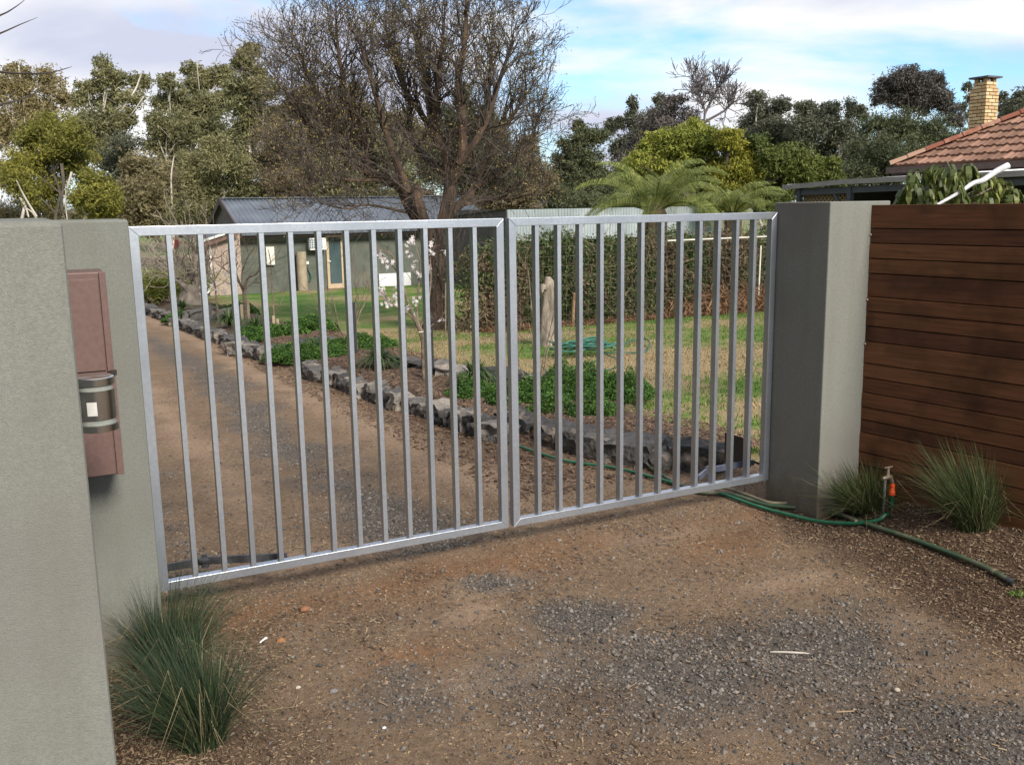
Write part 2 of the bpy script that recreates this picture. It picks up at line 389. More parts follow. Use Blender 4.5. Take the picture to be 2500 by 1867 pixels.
def dry_mask(x, y):
    v = np.array([fbm(a, b, .5, 21) * .35 + fbm(a, b, 2, 3) * .15 for a, b in zip(x, y)])
    band = np.exp(-((y - 5.3 + .10 * (x - 4)) / 1.35) ** 2) * .62 + np.exp(-((y - 8.9) / .5) ** 2) * .22 + .18 * np.exp(-((y - 2.3) / .7) ** 2)
    return v + band * smooth(2.2, 3.4, x) + .05 + .12 * np.exp(-((y - 12) / 2.5) ** 2) + .16 * (1 - smooth(2.2, 4.5, x))
lx = np.concatenate([np.arange(2.2, 10, .15), np.arange(10, 24, .6)]); ly = np.concatenate([np.arange(.2, 10.5, .15), np.arange(10.5, 28.3, .4)])
mb, x, y = grid_mesh(lx, ly, lambda a, b: zrel(a, b, .02) + .012)
lw = struct('lawn', mb, turf, smooth=True)
dc = lw.data.attributes.new('dry', 'FLOAT', 'POINT'); dc.data.foreach_set('value', dry_mask(x, y))
# lawn blades (short tufts as real geometry)
def blades(n, x0, x1, y0, y1, h, power=1.0):
    X = rng.uniform(x0, x1, n); Y = y0 + (y1 - y0) * rng.random(n) ** power
    Z = tz(X, Y) + .01; D = dry_mask(X[::1], Y[::1])
    return X, Y, Z, D
X, Y, Z, D = blades(60000, 2.3, 11.5, .3, 11.5, .03, 1.2)
dryb = D + rng.normal(0, .09, len(D)) > .36
BL_V = [(-.12, 0, 0), (.12, 0, 0), (.10, .15, .6), (0, .55, 1.0)]; BL_F = [(0, 1, 2, 3)]
for sel, nm, c in ((~dryb, 'lawn_grass', mat('grass_blade', (.055, .13, .018), (.14, .225, .045), 8, .8, isl=.9, transl=.25)), (dryb, 'dry_grass', mat('dry_blade', (.20, .15, .075), (.40, .31, .17), 8, .9, isl=.9, transl=.2))):
    k = int(sel.sum()); mb = MB(); T = np.stack([X[sel], Y[sel], Z[sel]], 1)
    hh = rng.uniform(.018, .045, k); scatter(mb, BL_V, BL_F, rot_rand(k, .3), np.stack([hh * .8 + .01, hh, hh], 1), T)
    struct(nm, mb, c, 'stuff', label='short green lawn grass behind the gate' if nm == 'lawn_grass' else 'straw coloured dry grass patches in the lawn')

# garden bed (mulch) between driveway edging and lawn
mb, x, y = grid_mesh(np.arange(1.02, 2.6, .08), np.concatenate([np.arange(.75, 9, .1), np.arange(9, 25, .3)]), lambda a, b: zrel(a, b, .02) + .09 * smooth(1.1, 1.3, a) * smooth(.95, 1.5, b) * (1 - smooth(2.3, 2.58, a)) * smooth(-.02, .22, b - (2.3 - (a - 1.1) * 1.73)) + .004 - .06 * (1 - smooth(-.1, .08, b - (2.3 - (a - 1.1) * 1.73))))
gb = struct('garden_bed', mb, mat('bed_mulch', (.05, .03, .02), (.15, .095, .06), 26, .95, bump=1.0, bscale=70, c3=(.09, .055, .035), bdist=.02), smooth=True)

# ---- loose gravel, chips and litter in the foreground
def inside_fore(n, ymin, ymax, xmin=-2.0, xmax=2.2, r=rng):
    return r.uniform(xmin, xmax, n), r.uniform(ymin, ymax, n)
def keep(x, y, f, p=1.0):
    return rng.random(len(x)) < f(x, y) * p
n = 90000
X, Y = inside_fore(n, -2.7, .9); g = gravel_mask(X, Y); mu = mulch_mask(X, Y)
pr = .10 + .9 * g; pr *= (1 - .75 * mu)
k = rng.random(n) < pr; X, Y = X[k], Y[k]; g = g[k]; nk = len(X)
sz = rng.lognormal(math.log(.0050), .40, nk); sz = np.clip(sz, .002, .016)
T = np.stack([X, Y, zrel(X, Y) + sz * .25], 1)
mb = MB(); scatter(mb, OCT_V, OCT_F, rot_rand(nk, .6), np.stack([sz * rng.uniform(.7, 1.3, nk), sz, sz * rng.uniform(.7, 1.1, nk)], 1), T)
struct('gravel', mb, mat('gravel_stone', (.055, .049, .044), (.20, .178, .156), 3, .9, isl=1.3, lo=.05, hi=1.1, c3=(.112, .098, .086)), 'stuff', label='loose grey gravel on the driveway forecourt')
# brown pebbly soil crumbs
n = 95000
X, Y = inside_fore(n, -2.7, 1.6); g = gravel_mask(X, Y)
k = rng.random(n) < .8 * (1 - g * .8) * (1 - .6 * dust_mask(X, Y)); X, Y = X[k], Y[k]; nk = len(X); sz = np.clip(rng.lognormal(math.log(.0032), .42, nk), .0016, .010)
T = np.stack([X, Y, zrel(X, Y) - sz * .1], 1); mb = MB()
scatter(mb, PYR_V, PYR_F, rot_rand(nk, .3), np.stack([sz * 1.2, sz, sz * .8], 1), T)
struct('soil_crumbs', mb, mat('soil_crumb', (.085, .050, .028), (.28, .20, .13), 3, .95, isl=1.2, lo=.0, hi=1.0, c3=(.165, .108, .066)), 'stuff', label='brown pebbly soil scattered over the forecourt')
# gravel inside gate
n = 40000
X = rng.uniform(-1.7, 1.0, n); Y = 1.0 + 8 * rng.random(n) ** 1.6; g = gravel_mask(X, Y); k = rng.random(n) < .15 + .85 * g; X, Y = X[k], Y[k]; nk = len(X)
sz = np.clip(rng.lognormal(math.log(.0045), .4, nk), .002, .012); T = np.stack([X, Y, zrel(X, Y) + sz * .2], 1); mb = MB()
scatter(mb, OCT_V, OCT_F, rot_rand(nk, .6), np.stack([sz * 1.2, sz, sz * .8], 1), T)
struct('driveway_gravel', mb, MATS['gravel_stone'], 'stuff', label='loose gravel along the driveway inside the gate')
# wood chips / dry leaf litter
n = 230000
X, Y = inside_fore(n, -2.7, .8); mu = mulch_mask(X, Y); k = rng.random(n) < (.02 + .98 * mu * (1 - .55 * gravel_mask(X, Y))) * np.where(X > 1.0, .45, 1.0); X, Y = X[k], Y[k]; nk = len(X)
ln = np.clip(rng.lognormal(math.log(.0085), .6, nk), .003, .07); T = np.stack([X, Y, zrel(X, Y) + rng.uniform(.000, .008, nk)], 1); mb = MB()
scatter(mb, CHIP_V, CHIP_F, rot_rand(nk, .28), np.stack([ln, np.minimum(ln * .6, rng.uniform(.002, .009, nk)), rng.uniform(.001, .006, nk)], 1), T)
struct('wood_chips', mb, mat('wood_chip', (.05, .030, .018), (.26, .185, .115), 3, .9, isl=1.2, lo=-.1, hi=1.2, c3=(.125, .083, .05)), 'stuff', label='brown wood chip mulch and straw litter')
# bed mulch chips (behind the gate) and leaf litter at the foot of the stones
n = 26000
X = rng.uniform(.45, 2.5, n); Y = .8 + 11 * rng.random(n) ** 1.3; k = ((X > 1.1) & (Y > 2.3 - (X - 1.1) * 1.73)) | (rng.random(n) < .45); X, Y = X[k], Y[k]; nk = len(X)
ln = rng.uniform(.015, .05, nk); T = np.stack([X, Y, zrel(X, Y, .02) + .006 + .09 * smooth(1.1, 1.3, X) * smooth(-.02, .22, Y - (2.3 - (X - 1.1) * 1.73))], 1); mb = MB()
scatter(mb, CHIP_V, CHIP_F, rot_rand(nk, .3), np.stack([ln, ln * .35, ln * 0 + .008], 1), T)
struct('bed_litter', mb, mat('bed_chip', (.04, .024, .015), (.19, .12, .078), 3, .95, isl=1.1, lo=-.1, hi=1.1), 'stuff', label='dry leaf litter and bark in the garden bed')

# ================================================================== GATE
steel = mat('galvanised_silver', (.44, .475, .535), (.55, .59, .655), 55, .36, metal=.82, bump=.06, bscale=300, lo=.3, hi=.7, spec=.5, big=((.35, .385, .44), 2.2, .45, .8))
GW, GG, GS, GB = 1.6595, .0275, .0380, .0203
ZB, ZT, GD = .13, 1.66, .04
def slab(sx, sy, sz): return MB().box((0, 0, 0), (sx, sy, sz))
def mitred(pts):      # outline in x-z, extruded through the gate's depth
    V = [(x, 0, z) for x, z in pts] + [(x, GD, z) for x, z in pts]
    return MB().add(V, [(0, 1, 2, 3), (7, 6, 5, 4), (4, 5, 1, 0), (5, 6, 2, 1), (6, 7, 3, 2), (7, 4, 0, 3)])
e_ = .0006; GH = ZT - ZB; railM = mitred([(0, 0), (GW, 0), (GW - GS, GS), (GS, GS)]).mesh('rail'); railT = mitred([(GS, 0), (GW - GS, 0), (GW, GS), (0, GS)]).mesh('rail'); stileM = mitred([(0, e_), (GS, GS + e_), (GS, GH - GS - e_), (0, GH - e_)]).mesh('stile'); stileR = mitred([(0, GS + e_), (GS, e_), (GS, GH - e_), (0, GH - GS - e_)]).mesh('stile'); barM = slab(GB, GD - .002, ZT - ZB - 2 * GS).mesh('bar')
for q in (railM, railT, stileM, stileR, barM): q.materials.append(steel)
weld = MB().lathe([(.004, 0), (.007, .003), (.004, .006)], (0, 0, 0), 8).mesh('hinge')
for x0, lab in ((-GG / 2 - GW, 'silver steel gate leaf hinged on the left pillar, nearer the wall light'), (GG / 2, 'silver steel gate leaf hinged on the right pillar beside the timber fence')):
    g = thing('gate_leaf', lab, 'gate', (x0, 0, ZB), 'silver double driveway gate leaves')
    for nm, me, lc in (('top_rail', railT, (x0, 0, ZT - GS)), ('bottom_rail', railM, (x0, 0, ZB)), ('stile', stileM, (x0, 0, ZB)), ('stile', stileR, (x0 + GW - GS, 0, ZB))):
        o = piece(nm, me, g, lc); bev(o, .0018)
    pitch = (GW - 2 * GS - 12 * GB) / 13
    for k in range(12):
        o = piece('bar', barM, g, (x0 + GS + pitch * (k + 1) + GB * k, .001, ZB + GS))

# gate openers behind each leaf
blk = mat('black_steel', (.035, .037, .042), (.06, .062, .068), 30, .45, spec=.5)
o = thing('swing_opener', 'black folding opener arm low behind the left gate leaf', 'gate opener', (-1.6, .12, .2))
a, b, c = atY(405, 1386, .40), atY(500, 1368, .30), atY(700, 1358, .075)
mbx = MB().beam(a, b, .012, .035); part('arm', mbx, blk, o); mbx = MB().beam(b, c, .012, .035); part('arm', mbx, blk, o)
part('pivot_joint', MB().lathe([(.018, -.03), (.018, -.005), (.03, 0), (.03, .012), (.012, .02), (.012, .032)], b, 12), blk, o)
o = thing('gate_opener', 'black box gate motor with folding arm behind the right gate leaf', 'gate opener', (1.6, .35, 0))
p = atY(1850, 1130, .42)
bx_ = atY(1834, 1100, .16)[0]; part('motor_box', MB().box((bx_, .16, atY(1850, 1138, .16)[2]), (1.675, .40, atY(1850, 1072, .16)[2])), mat('black_plastic', (.012, .012, .014), (.02, .02, .024), 40, .35, spec=.6), o, bevel=.01)
a, b, c = atY(1840, 1128, .22), atY(1728, 1148, .24), atY(1693, 1176, .08)

part('arm', MB().beam(a, b, .012, .035), mat('grey_blue_steel', (.12, .14, .20), (.16, .18, .25), 20, .35, metal=.4), o); part('arm', MB().beam(b, c, .012, .035), MATS['grey_blue_steel'], o)
part('pivot_joint', MB().lathe([(.02, -.02), (.02, .02), (.008, .028)], b, 10), blk, o)

# ================================================================== PILLARS AND WALLS
def render_wall(name, c1, c2, c3):
    M = mat(name, c1, c2, 140, .92, bump=.75, bscale=330, c3=c3, bdist=.0035, spec=.2, lo=.3, hi=.7, big=((c1[0] * 1.02, c1[1] * .95, c1[2] * .96), 1.6, .42, .72))
    t = M.node_tree; N = t.nodes; K = t.links.new; b = N['Principled BSDF']; src = b.inputs['Base Color'].links[0].from_socket
    g_ = N.new('ShaderNodeNewGeometry'); sx = N.new('ShaderNodeSeparateXYZ'); K(g_.outputs['Position'], sx.inputs[0])
    n_ = N.new('ShaderNodeTexNoise'); n_.inputs['Scale'].default_value = 14; n_.inputs['Detail'].default_value = 8; K(g_.outputs['Position'], n_.inputs[0])
    a = N.new('ShaderNodeMath'); a.operation = 'MULTIPLY_ADD'; K(n_.outputs[0], a.inputs[0]); a.inputs[1].default_value = .42; K(sx.outputs[2], a.inputs[2])
    mr = N.new('ShaderNodeMapRange'); mr.inputs[1].default_value = .46; mr.inputs[2].default_value = .18; mr.inputs[3].default_value = 0; mr.inputs[4].default_value = .75; K(a.outputs[0], mr.inputs[0])
    m1 = N.new('ShaderNodeMix'); m1.data_type = 'RGBA'; K(mr.outputs[0], m1.inputs[0]); K(src, m1.inputs[6]); m1.inputs[7].default_value = (.13, .085, .052, 1)
    mp_ = N.new('ShaderNodeMapping'); mp_.inputs['Scale'].default_value = (9, 9, .55); K(g_.outputs['Position'], mp_.inputs[0])
    n2_ = N.new('ShaderNodeTexNoise'); n2_.inputs['Scale'].default_value = 1.6; n2_.inputs['Detail'].default_value = 5; K(mp_.outputs[0], n2_.inputs[0])
    r2 = N.new('ShaderNodeMapRange'); r2.inputs[1].default_value = .48; r2.inputs[2].default_value = .78; r2.inputs[3].default_value = 0; r2.inputs[4].default_value = .30; K(n2_.outputs[0], r2.inputs[0])
    m2_ = N.new('ShaderNodeMix'); m2_.data_type = 'RGBA'; m2_.blend_type = 'MULTIPLY'; K(r2.outputs[0], m2_.inputs[0]); K(m1.outputs[2], m2_.inputs[6]); m2_.inputs[7].default_value = (.72, .74, .66, 1)
    K(m2_.outputs[2], b.inputs['Base Color']); return M
rw = render_wall('sage_render', (.152, .158, .142), (.205, .213, .192), (.178, .186, .166))
rw2 = render_wall('warm_sage_render', (.163, .167, .150), (.222, .226, .203), (.192, .196, .176))
solo('gate_pillar', MB().box((1.681, -.38, -.15), (2.115, .03, 1.712)), rw2, 'right rendered gate pillar with one dark side, next to the brown timber fence', 'pillar', (1.9, -.18, 0), 'rendered gate pillars', bevel=.006)
solo('gate_pillar', MB().box((-2.35, -.38, -.15), (-1.704, .03, 1.692)), rw, 'left sage rendered gate pillar carrying the brown mailbox', 'pillar', (-2.0, -.18, 0), 'rendered gate pillars', bevel=.010)
solo('wing_wall', MB().box((-2.9, -1.86, -.15), (-1.969, -.385, 1.702)), rw2, 'rough textured sage wall end filling the left edge nearest the camera', 'wall', (-2.3, -1.2, 0), bevel=.012)

# mailbox
mbm = mat('mauve_brown_paint', (.115, .070, .062), (.14, .085, .075), 60, .5, bump=.1, bscale=400, spec=.4)
yf = -.60
r_ = atY(254, 663.6, yf); rb = atY(303, 1155.5, yf); xr = (r_[0] + rb[0]) / 2; zt_, zb_ = r_[2], atY(300, 1156, yf)[2]
xi = atY(240, 700, yf)[0]
o = thing('mailbox', 'tall mauve brown metal letterbox on the left pillar behind the wall light', 'mailbox', (xr - .15, -.5, zb_))
part('body', MB().box((xr - .30, yf + .004, zb_), (xr, -.381, zt_)), mbm, o, bevel=.004)
zs = atY(275, 905, yf)[2]
part('door', MB().box((xr - .28, yf - .004, zs + .004), (xi, yf + .003, zt_ - .022)), mbm, o, label='upper door of the letterbox', bevel=.0015)
part('door', MB().box((xr - .28, yf - .004, zb_ + .004), (xi, yf + .003, zs - .008)), mbm, o, label='lower panel of the letterbox', bevel=.0015)
part('side_flange', MB().box((xi + .004, yf - .006, zs), (xr + .001, yf + .003, zt_)), mbm, o, bevel=.0015)
part('side_flange', MB().box((xi + .004, yf - .006, zb_), (xr + .003, yf + .003, zs - .006)), mbm, o, bevel=.0015)
part('latch', MB().box((xr - .012, yf - .012, zs - .014), (xr + .008, yf - .004, zs + .004)), mat('dark_slot', (.02, .015, .012), (.02, .015, .012), 5, .8), o)

# wall light: brushed steel cylinder on the hidden flank of the wing wall
yl = -1.10
pt, pb = atY(262, 922, yl), atY(272, 1048, yl); lr = atY(283, 990, yl)[0]
rad = .052; lcx = lr - rad; zt1, zb1 = atY(220, 922, yl - .02)[2], atY(240, 1050, yl)[2]
def brushed():
    M = mat('brushed_stainless', (.52, .52, .51), (.62, .62, .61), 30, .20, metal=1.0, lo=.2, hi=.8)
    b = M.node_tree.nodes['Principled BSDF']; b.inputs['Anisotropic'].default_value = .92
    t = M.node_tree.nodes.new('ShaderNodeTangent'); t.direction_type = 'RADIAL'; t.axis = 'Z'; M.node_tree.links.new(t.outputs[0], b.inputs['Tangent'])
    return M
ss = brushed()
o = thing('wall_light', 'stainless steel cylinder wall light with frosted bands and white sticker', 'wall light', (lcx, yl, zb1))
H = zt1 - zb1
part('body', MB().lathe([(rad, .038), (rad, H - .038)], (lcx, yl, zb1), 48), ss, o, smooth=True)
fr = mat('frosted_glass_ring', (.20, .22, .20), (.27, .28, .26), 30, .35, spec=.5)
for z0 in (.022, H - .038): part('glass_ring', MB().lathe([(rad - .003, z0 + .0005), (rad - .003, z0 + .0155)], (lcx, yl, zb1), 40), fr, o, smooth=True)
part('cap', MB().lathe([(rad - .006, 0), (rad + .003, .003), (rad + .003, .022)], (lcx, yl, zb1), 48), ss, o)
part('cap', MB().lathe([(rad + .002, H - .022), (rad + .002, H - .002), (rad - .003, H)], (lcx, yl, zb1), 48), ss, o)
part('wall_bracket', MB().box((-1.969, yl - .03, zb1 + .06), (lcx - rad + .01, yl + .03, zt1 - .06)), ss, o)
# sticker curved on the front
ang = [R_(-122 + t * 6) for t in range(0, 6)]; V = []; F = []
z0, z1 = zb1 + H * .33, zb1 + H * .58
for t in ang:
    for z in (z0, z1): V.append((lcx + (rad + .0012) * math.cos(t), yl + (rad + .0012) * math.sin(t), z))
for k in range(5): F.append((2 * k, 2 * k + 2, 2 * k + 3, 2 * k + 1))
part('sticker', MB().add(V, F), mat('white_paper', (.48, .47, .45), (.54, .53, .51), 40, .6), o)

# ================================================================== TIMBER FENCE
woods = []
for k, (c1, c2) in enumerate((((.075, .031, .014), (.165, .068, .030)), ((.062, .025, .012), (.138, .054, .025)), ((.092, .039, .017), (.190, .082, .036)), ((.057, .023, .012), (.124, .049, .023)))):
    M = mat('merbau_board_%d' % k, c1, c2, 7, .6, bump=.35, bscale=40, stretch=(3, .35, 9), detail=9, spec=.25, lo=.3, hi=.72, bdist=.003, big=(tuple(v * .7 for v in c1), 3.5, .5, .7))
    woods.append(M)
fx0, fx1, fy0, fy1 = 1.975, 2.19, -.378, -2.05       # runs towards the street
def fx(y_): return fx0 + (fy0 - y_) * .129
fence = thing('timber_fence', 'dark red brown horizontal board fence right of the pillar', 'fence', (2.0, -.4, 0))
tops = [260, 410, 503, 598, 692, 838, 930, 1022, 1118, 1255, 1345, 1440, 1530, 1690]   # measured joints, crop rows at the pillar
zz = [atY(1650 + (1235 - .055 * (t - 260)) * .38742, 400 + t * .38742, fy0)[2] for t in tops[:-1]]
while zz[-1] > .20: zz.append(zz[-1] - (.072 if len(zz) % 3 else .11))
for k in range(len(zz) - 1):
    zt0, zb0 = zz[k], zz[k + 1] + .005
    mbp = MB()
    j = .002 * math.sin(k * 2.1)
    a = [(fx(fy0) + j, fy0), (fx(fy1) + j, fy1)]
    V = [(a[0][0], a[0][1], zb0), (a[1][0], a[1][1], zb0), (a[1][0], a[1][1], zt0), (a[0][0], a[0][1], zt0)]
    V += [(v[0] + .02, v[1], v[2]) for v in V]
    mbp.add(V, [(0, 3, 2, 1), (4, 5, 6, 7), (0, 1, 5, 4), (1, 2, 6, 5), (2, 3, 7, 6), (3, 0, 4, 7)])
    part('board', mbp, woods[(k * 7 + k // 3) % 4], fence, bevel=.002)
bk = mat('dark_post_and_shade', (.012, .009, .008), (.02, .014, .012), 8, .9)  # near-black: fence posts, and painted shade behind gaps and in open fronts
for yy in (-.50, -1.25, -1.95): part('post', MB().box((fx(yy) + .040, yy - .04, -.1), (fx(yy) + .12, yy + .04, 1.66)), bk, fence)
mbp = MB(); V = [(fx(fy0) + .0225, fy0, 0), (fx(fy1) + .0225, fy1, 0), (fx(fy1) + .0225, fy1, 1.67), (fx(fy0) + .0225, fy0, 1.67)]; V += [(v[0] + .010, v[1], v[2]) for v in V]
mbp.add(V, [(0, 3, 2, 1), (4, 5, 6, 7), (0, 1, 5, 4), (1, 2, 6, 5), (2, 3, 7, 6), (3, 0, 4, 7)]); part('gap_shade_sheet', mbp, bk, fence)  # near-black sheet added behind the boards so the gaps read as shade
cb = mat('cream_splash', (.35, .31, .27), (.4, .35, .3), 20, .8)
for zq in (1.535, 1.19, .95): part('render_fleck', MB().lathe([(.001, -.006), (.006, 0), (.001, .006)], (fx(fy0) - .002, fy0 - .008, zq), 6), cb, fence)

# ================================================================== ORNAMENTAL GRASSES
def grass_clump(label, base, h, spread, n, cols, seed, lean=(0, 0), rb=.07, wd=.0022, group='ornamental grass clumps at the gate'):
    r = np.random.default_rng(seed); mb = MB(); V = []; F = []; o_ = 0
    K = 6
    a = r.uniform(0, 2 * math.pi, n); rr = rb * np.sqrt(r.random(n))
    bx = base[0] + rr * np.cos(a); by = base[1] + rr * np.sin(a)
    out = np.clip(np.abs(r.normal(.5, .33, n)), .03, 1.5) * spread
    a2 = a + r.normal(0, .5, n); H = h * r.uniform(.6, 1.12, n) * (1 - .22 * np.clip(out / spread, 0, 1.5))
    dx = np.cos(a2) * out + lean[0] * H; dy = np.sin(a2) * out + lean[1] * H
    t = np.linspace(0, 1, K)[None, :]; droop = r.uniform(.0, .5, n)[:, None] * np.clip(out / spread, 0.2, 1.5)[:, None]
    X = bx[:, None] + dx[:, None] * t ** 1.35; Y = by[:, None] + dy[:, None] * t ** 1.35
    Z = base[2] - .01 + H[:, None] * (t - droop * t ** 3)
    W = wd * r.uniform(.6, 1.2, n)[:, None] * (1 - t ** 2 * .92); wa = r.uniform(0, math.pi, n)[:, None]
    P1 = np.stack([X - np.cos(wa) * W, Y - np.sin(wa) * W, Z], -1); P2 = np.stack([X + np.cos(wa) * W, Y + np.sin(wa) * W, Z], -1)
    VV = np.concatenate([P1, P2], 1).reshape(-1, 3); i = np.arange(K - 1)
    f = np.stack([i, i + K, i + K + 1, i + 1], 1); FF = (f[None] + (np.arange(n) * 2 * K)[:, None, None]).reshape(-1, 4)
    mb.V.append(VV); mb.n = len(VV); mb.f.append(FF)
    o = solo('ornamental_grass', mb, cols, label, 'ornamental grass', base, group)
    m2 = MB()       # dead straw blades, some bent over
    for _ in range(n // 26):
        a = r.uniform(0, 6.28); L_ = h * r.uniform(.35, .95); q = np.array(base) + [rb * math.cos(a) * r.random(), rb * math.sin(a) * r.random(), 0]
        d = np.array([math.cos(a), math.sin(a), 0]) * spread * r.uniform(.3, 1.05); k_ = r.uniform(.3, .8)
        m2.tube([q, q + d * .35 + [0, 0, L_ * k_], q + d * r.uniform(.8, 1.2) + [0, 0, L_ * k_ * r.uniform(.2, 1.1)]], [.0012, .0011, .0005], 3, cap=False)
    part('dead_blade', m2, mat('straw_blade', (.12, .09, .045), (.27, .21, .12), 6, .8, isl=.8), o, kind='stuff')
    return o
gg1 = mat('blue_green_blade', (.016, .036, .016), (.085, .11, .05), 5, .6, isl=1.2, lo=0, hi=1.3, c3=(.030, .056, .024), transl=.2)
gg2 = mat('olive_blade', (.040, .065, .020), (.16, .17, .075), 5, .6, isl=1.2, lo=0, hi=1.1, c3=(.07, .10, .034), transl=.2)
grass_clump('large dark green grass clump against the near wall at lower left', (-1.68, -1.06, 0), .46, .36, 1150, gg1, 1, lean=(-.22, .1), rb=.07, wd=.0014)
grass_clump('dark grass clump at the foot of the left pillar under the letterbox', (-1.70, -.47, 0), .40, .34, 1000, gg1, 2, lean=(.12, .0), rb=.08, wd=.0014)
grass_clump('low green grass clump drooping at the foot of the right pillar', (1.90, -.52, .05), .33, .38, 950, gg2, 3, lean=(-.45, -.1), rb=.08, wd=.0018)
grass_clump('upright olive grass clump in front of the timber fence', (1.99, -1.12, .12), .47, .27, 950, gg2, 4, lean=(-.34, .08), rb=.08, wd=.0018)

# ================================================================== TAP AND HOSES
tb = np.array([1.83, -.62, .08]); p = at(2168, 1165, float((np.array([1.83, -.62, .4]) - CAM) @ FW)); tb[0], tb[1] = p[0], p[1]
zt2 = p[2]
o = thing('garden_tap', 'brass garden tap on a riser with orange hose connector by the fence', 'tap', tb)
brass = mat('weathered_brass', (.30, .25, .19), (.45, .40, .32), 60, .4, metal=.8); pip = mat('grey_pipe', (.10, .10, .09), (.15, .15, .13), 30, .6)
px_ = .022
part('riser', MB().tube([(tb[0] - px_, tb[1], .02), (tb[0] - px_, tb[1], zt2 - .0)], .008, 10), pip, o, smooth=True)
part('body', MB().tube([(tb[0] - px_ - .02, tb[1], zt2), (tb[0] + .01, tb[1] - .005, zt2 + .004), (tb[0] + .022, tb[1] - .01, zt2 - .03)], [.011, .013, .011], 10), brass, o, smooth=True)
part('spindle', MB().tube([(tb[0], tb[1], zt2), (tb[0], tb[1], zt2 + .055)], [.010, .005], 8), brass, o)
part('handle', MB().tube([(tb[0] - .028, tb[1], zt2 + .055), (tb[0] + .028, tb[1], zt2 + .055)], .0045, 8), brass, o)
org = mat('orange_plastic', (.85, .10, .02), (.80, .09, .02), 20, .4)
cxn = (tb[0] + .024, tb[1] - .01, zt2 - .10)
part('hose_connector', MB().lathe([(.010, 0), (.017, .004), (.017, .024), (.0125, .03), (.0125, .05), (.014, .054), (.011, .066)], cxn, 16), org, o, smooth=True)
hoseM = mat('green_hose', (.010, .085, .040), (.018, .13, .065), 40, .35, spec=.5)
dh = mat('dark_green_hose', (.022, .055, .026), (.05, .085, .045), 10, .45, spec=.5, big=((.15, .14, .09), 6, .5, .68))
tan_h = mat('dusty_hose', (.15, .13, .085), (.21, .18, .12), 12, .7)
def gpts(lst, r=.009): return [G(a, b) + np.array([0, 0, r + .004]) for a, b in lst]
c0 = np.array(cxn)
pts = [c0 + [0, 0, .004], c0 + [.002, -.004, -.08], c0 + [.005, -.01, -.19]] + gpts([(2168, 1262), (2140, 1278), (2080, 1285), (2000, 1280), (1920, 1262), (1850, 1243), (1790, 1222), (1760, 1212), (1710, 1205), (1660, 1190), (1560, 1162), (1490, 1146), (1420, 1137), (1370, 1128), (1300, 1106), (1240, 1084), (1200, 1066), (1180, 1040), (1170, 1012), (1200, 980), (1262, 935), (1330, 925), (1400, 905), (1470, 880)], .014)
P = bezier(pts, 6); solo('garden_hose', MB().tube(P, .0105, 8), hoseM, 'bright green garden hose running from the tap under the gate', 'hose', pts[5], smooth=True)
pts = gpts([(2472, 1432), (2400, 1392), (2300, 1352), (2200, 1315), (2130, 1292), (2060, 1268), (2000, 1255), (1940, 1247), (1870, 1240), (1820, 1225), (1770, 1212), (1700, 1207), (1640, 1180), (1590, 1150), (1530, 1115), (1470, 1100), (1400, 1090), (1330, 1078), (1290, 1055), (1265, 1022)], .016)
P = bezier(pts, 6)
o = thing('garden_hose', 'thick dark green hose with an open end lying on the forecourt', 'hose', pts[0])
part('hose', MB().tube(P[:-2], .0125, 10), dh, o, smooth=True)
e = P[0]; d = P[1] - P[0]; d /= np.linalg.norm(d)
part('open_end', MB().tube([e - d * .006, e + d * .03], .0150, 12, cap=False), blk, o, smooth=True)
part('hose_bore', MB().tube([e - d * .004, e - d * .0039], .0115, 12), mat('bore', (.01, .01, .01), (.01, .01, .01), 2, .9), o)
q = P[4]; part('cord_tie', MB().tube([q + d * .006, q - d * .008], .0140, 10), tan_h, o)
pts = gpts([(2090, 1285), (2040, 1262), (1985, 1244), (1935, 1240), (1880, 1239), (1830, 1222), (1780, 1205), (1730, 1195), (1690, 1190)], .026)
P = bezier(pts, 6); solo('garden_hose', MB().tube(P, .0095, 8), tan_h, 'dusty tan hose lying across the green hoses before the right pillar', 'hose', pts[0], smooth=True)
# tangled coil on the lawn
mb = MB(); r = np.random.default_rng(5)
cen = G(1432, 872); u1 = np.array([.92, -.15, 0.0]); u2 = np.array([.1, .35, 0])
for k in range(9):
    A = .42 + r.normal(0, .07); B = .42 + r.normal(0, .14); ph = r.normal(0, .5); cc = cen + u1 * r.normal(0, .12) + u2 * r.normal(0, .15)
    T = np.linspace(0, 2 * math.pi * .96, 26); tilt = r.normal(0, .15)
    Q = [cc + u1 * A * math.cos(t + tilt) + u2 * B * math.sin(t) + np.array([0, 0, .03 + .02 * k * .5 + .035 * math.sin(t * 1.3 + ph) ** 2]) for t in T]
    Q = np.array(Q); Q[:, 2] = tz(Q[:, 0], Q[:, 1]) + .05 + (Q[:, 2] - cen[2]) * 1.3; mb.tube(Q, .0115, 6)
Q = bezier([G(1500, 862) + [0, 0, .05], G(1540, 842) + [0, 0, .06], G(1572, 838) + [0, 0, .07], G(1586, 850) + [0, 0, .07], G(1575, 865) + [0, 0, .03], G(1530, 866) + [0, 0, .03], G(1475, 868) + [0, 0, .04]], 6); mb.tube(Q, .010, 6)
Q = bezier([G(1325, 942) + [0, 0, .2], G(1360, 925) + [0, 0, .03], G(1420, 905) + [0, 0, .03], G(1480, 910) + [0, 0, .03], G(1520, 890) + [0, 0, .03], G(1480, 875) + [0, 0, .05]], 6); mb.tube(Q, .0085, 6)
solo('coiled_hose', mb, mat('teal_hose', (.012, .085, .055), (.05, .16, .12), 12, .4), 'tangled teal green hose heaped on the dry lawn', 'hose', cen, smooth=True)

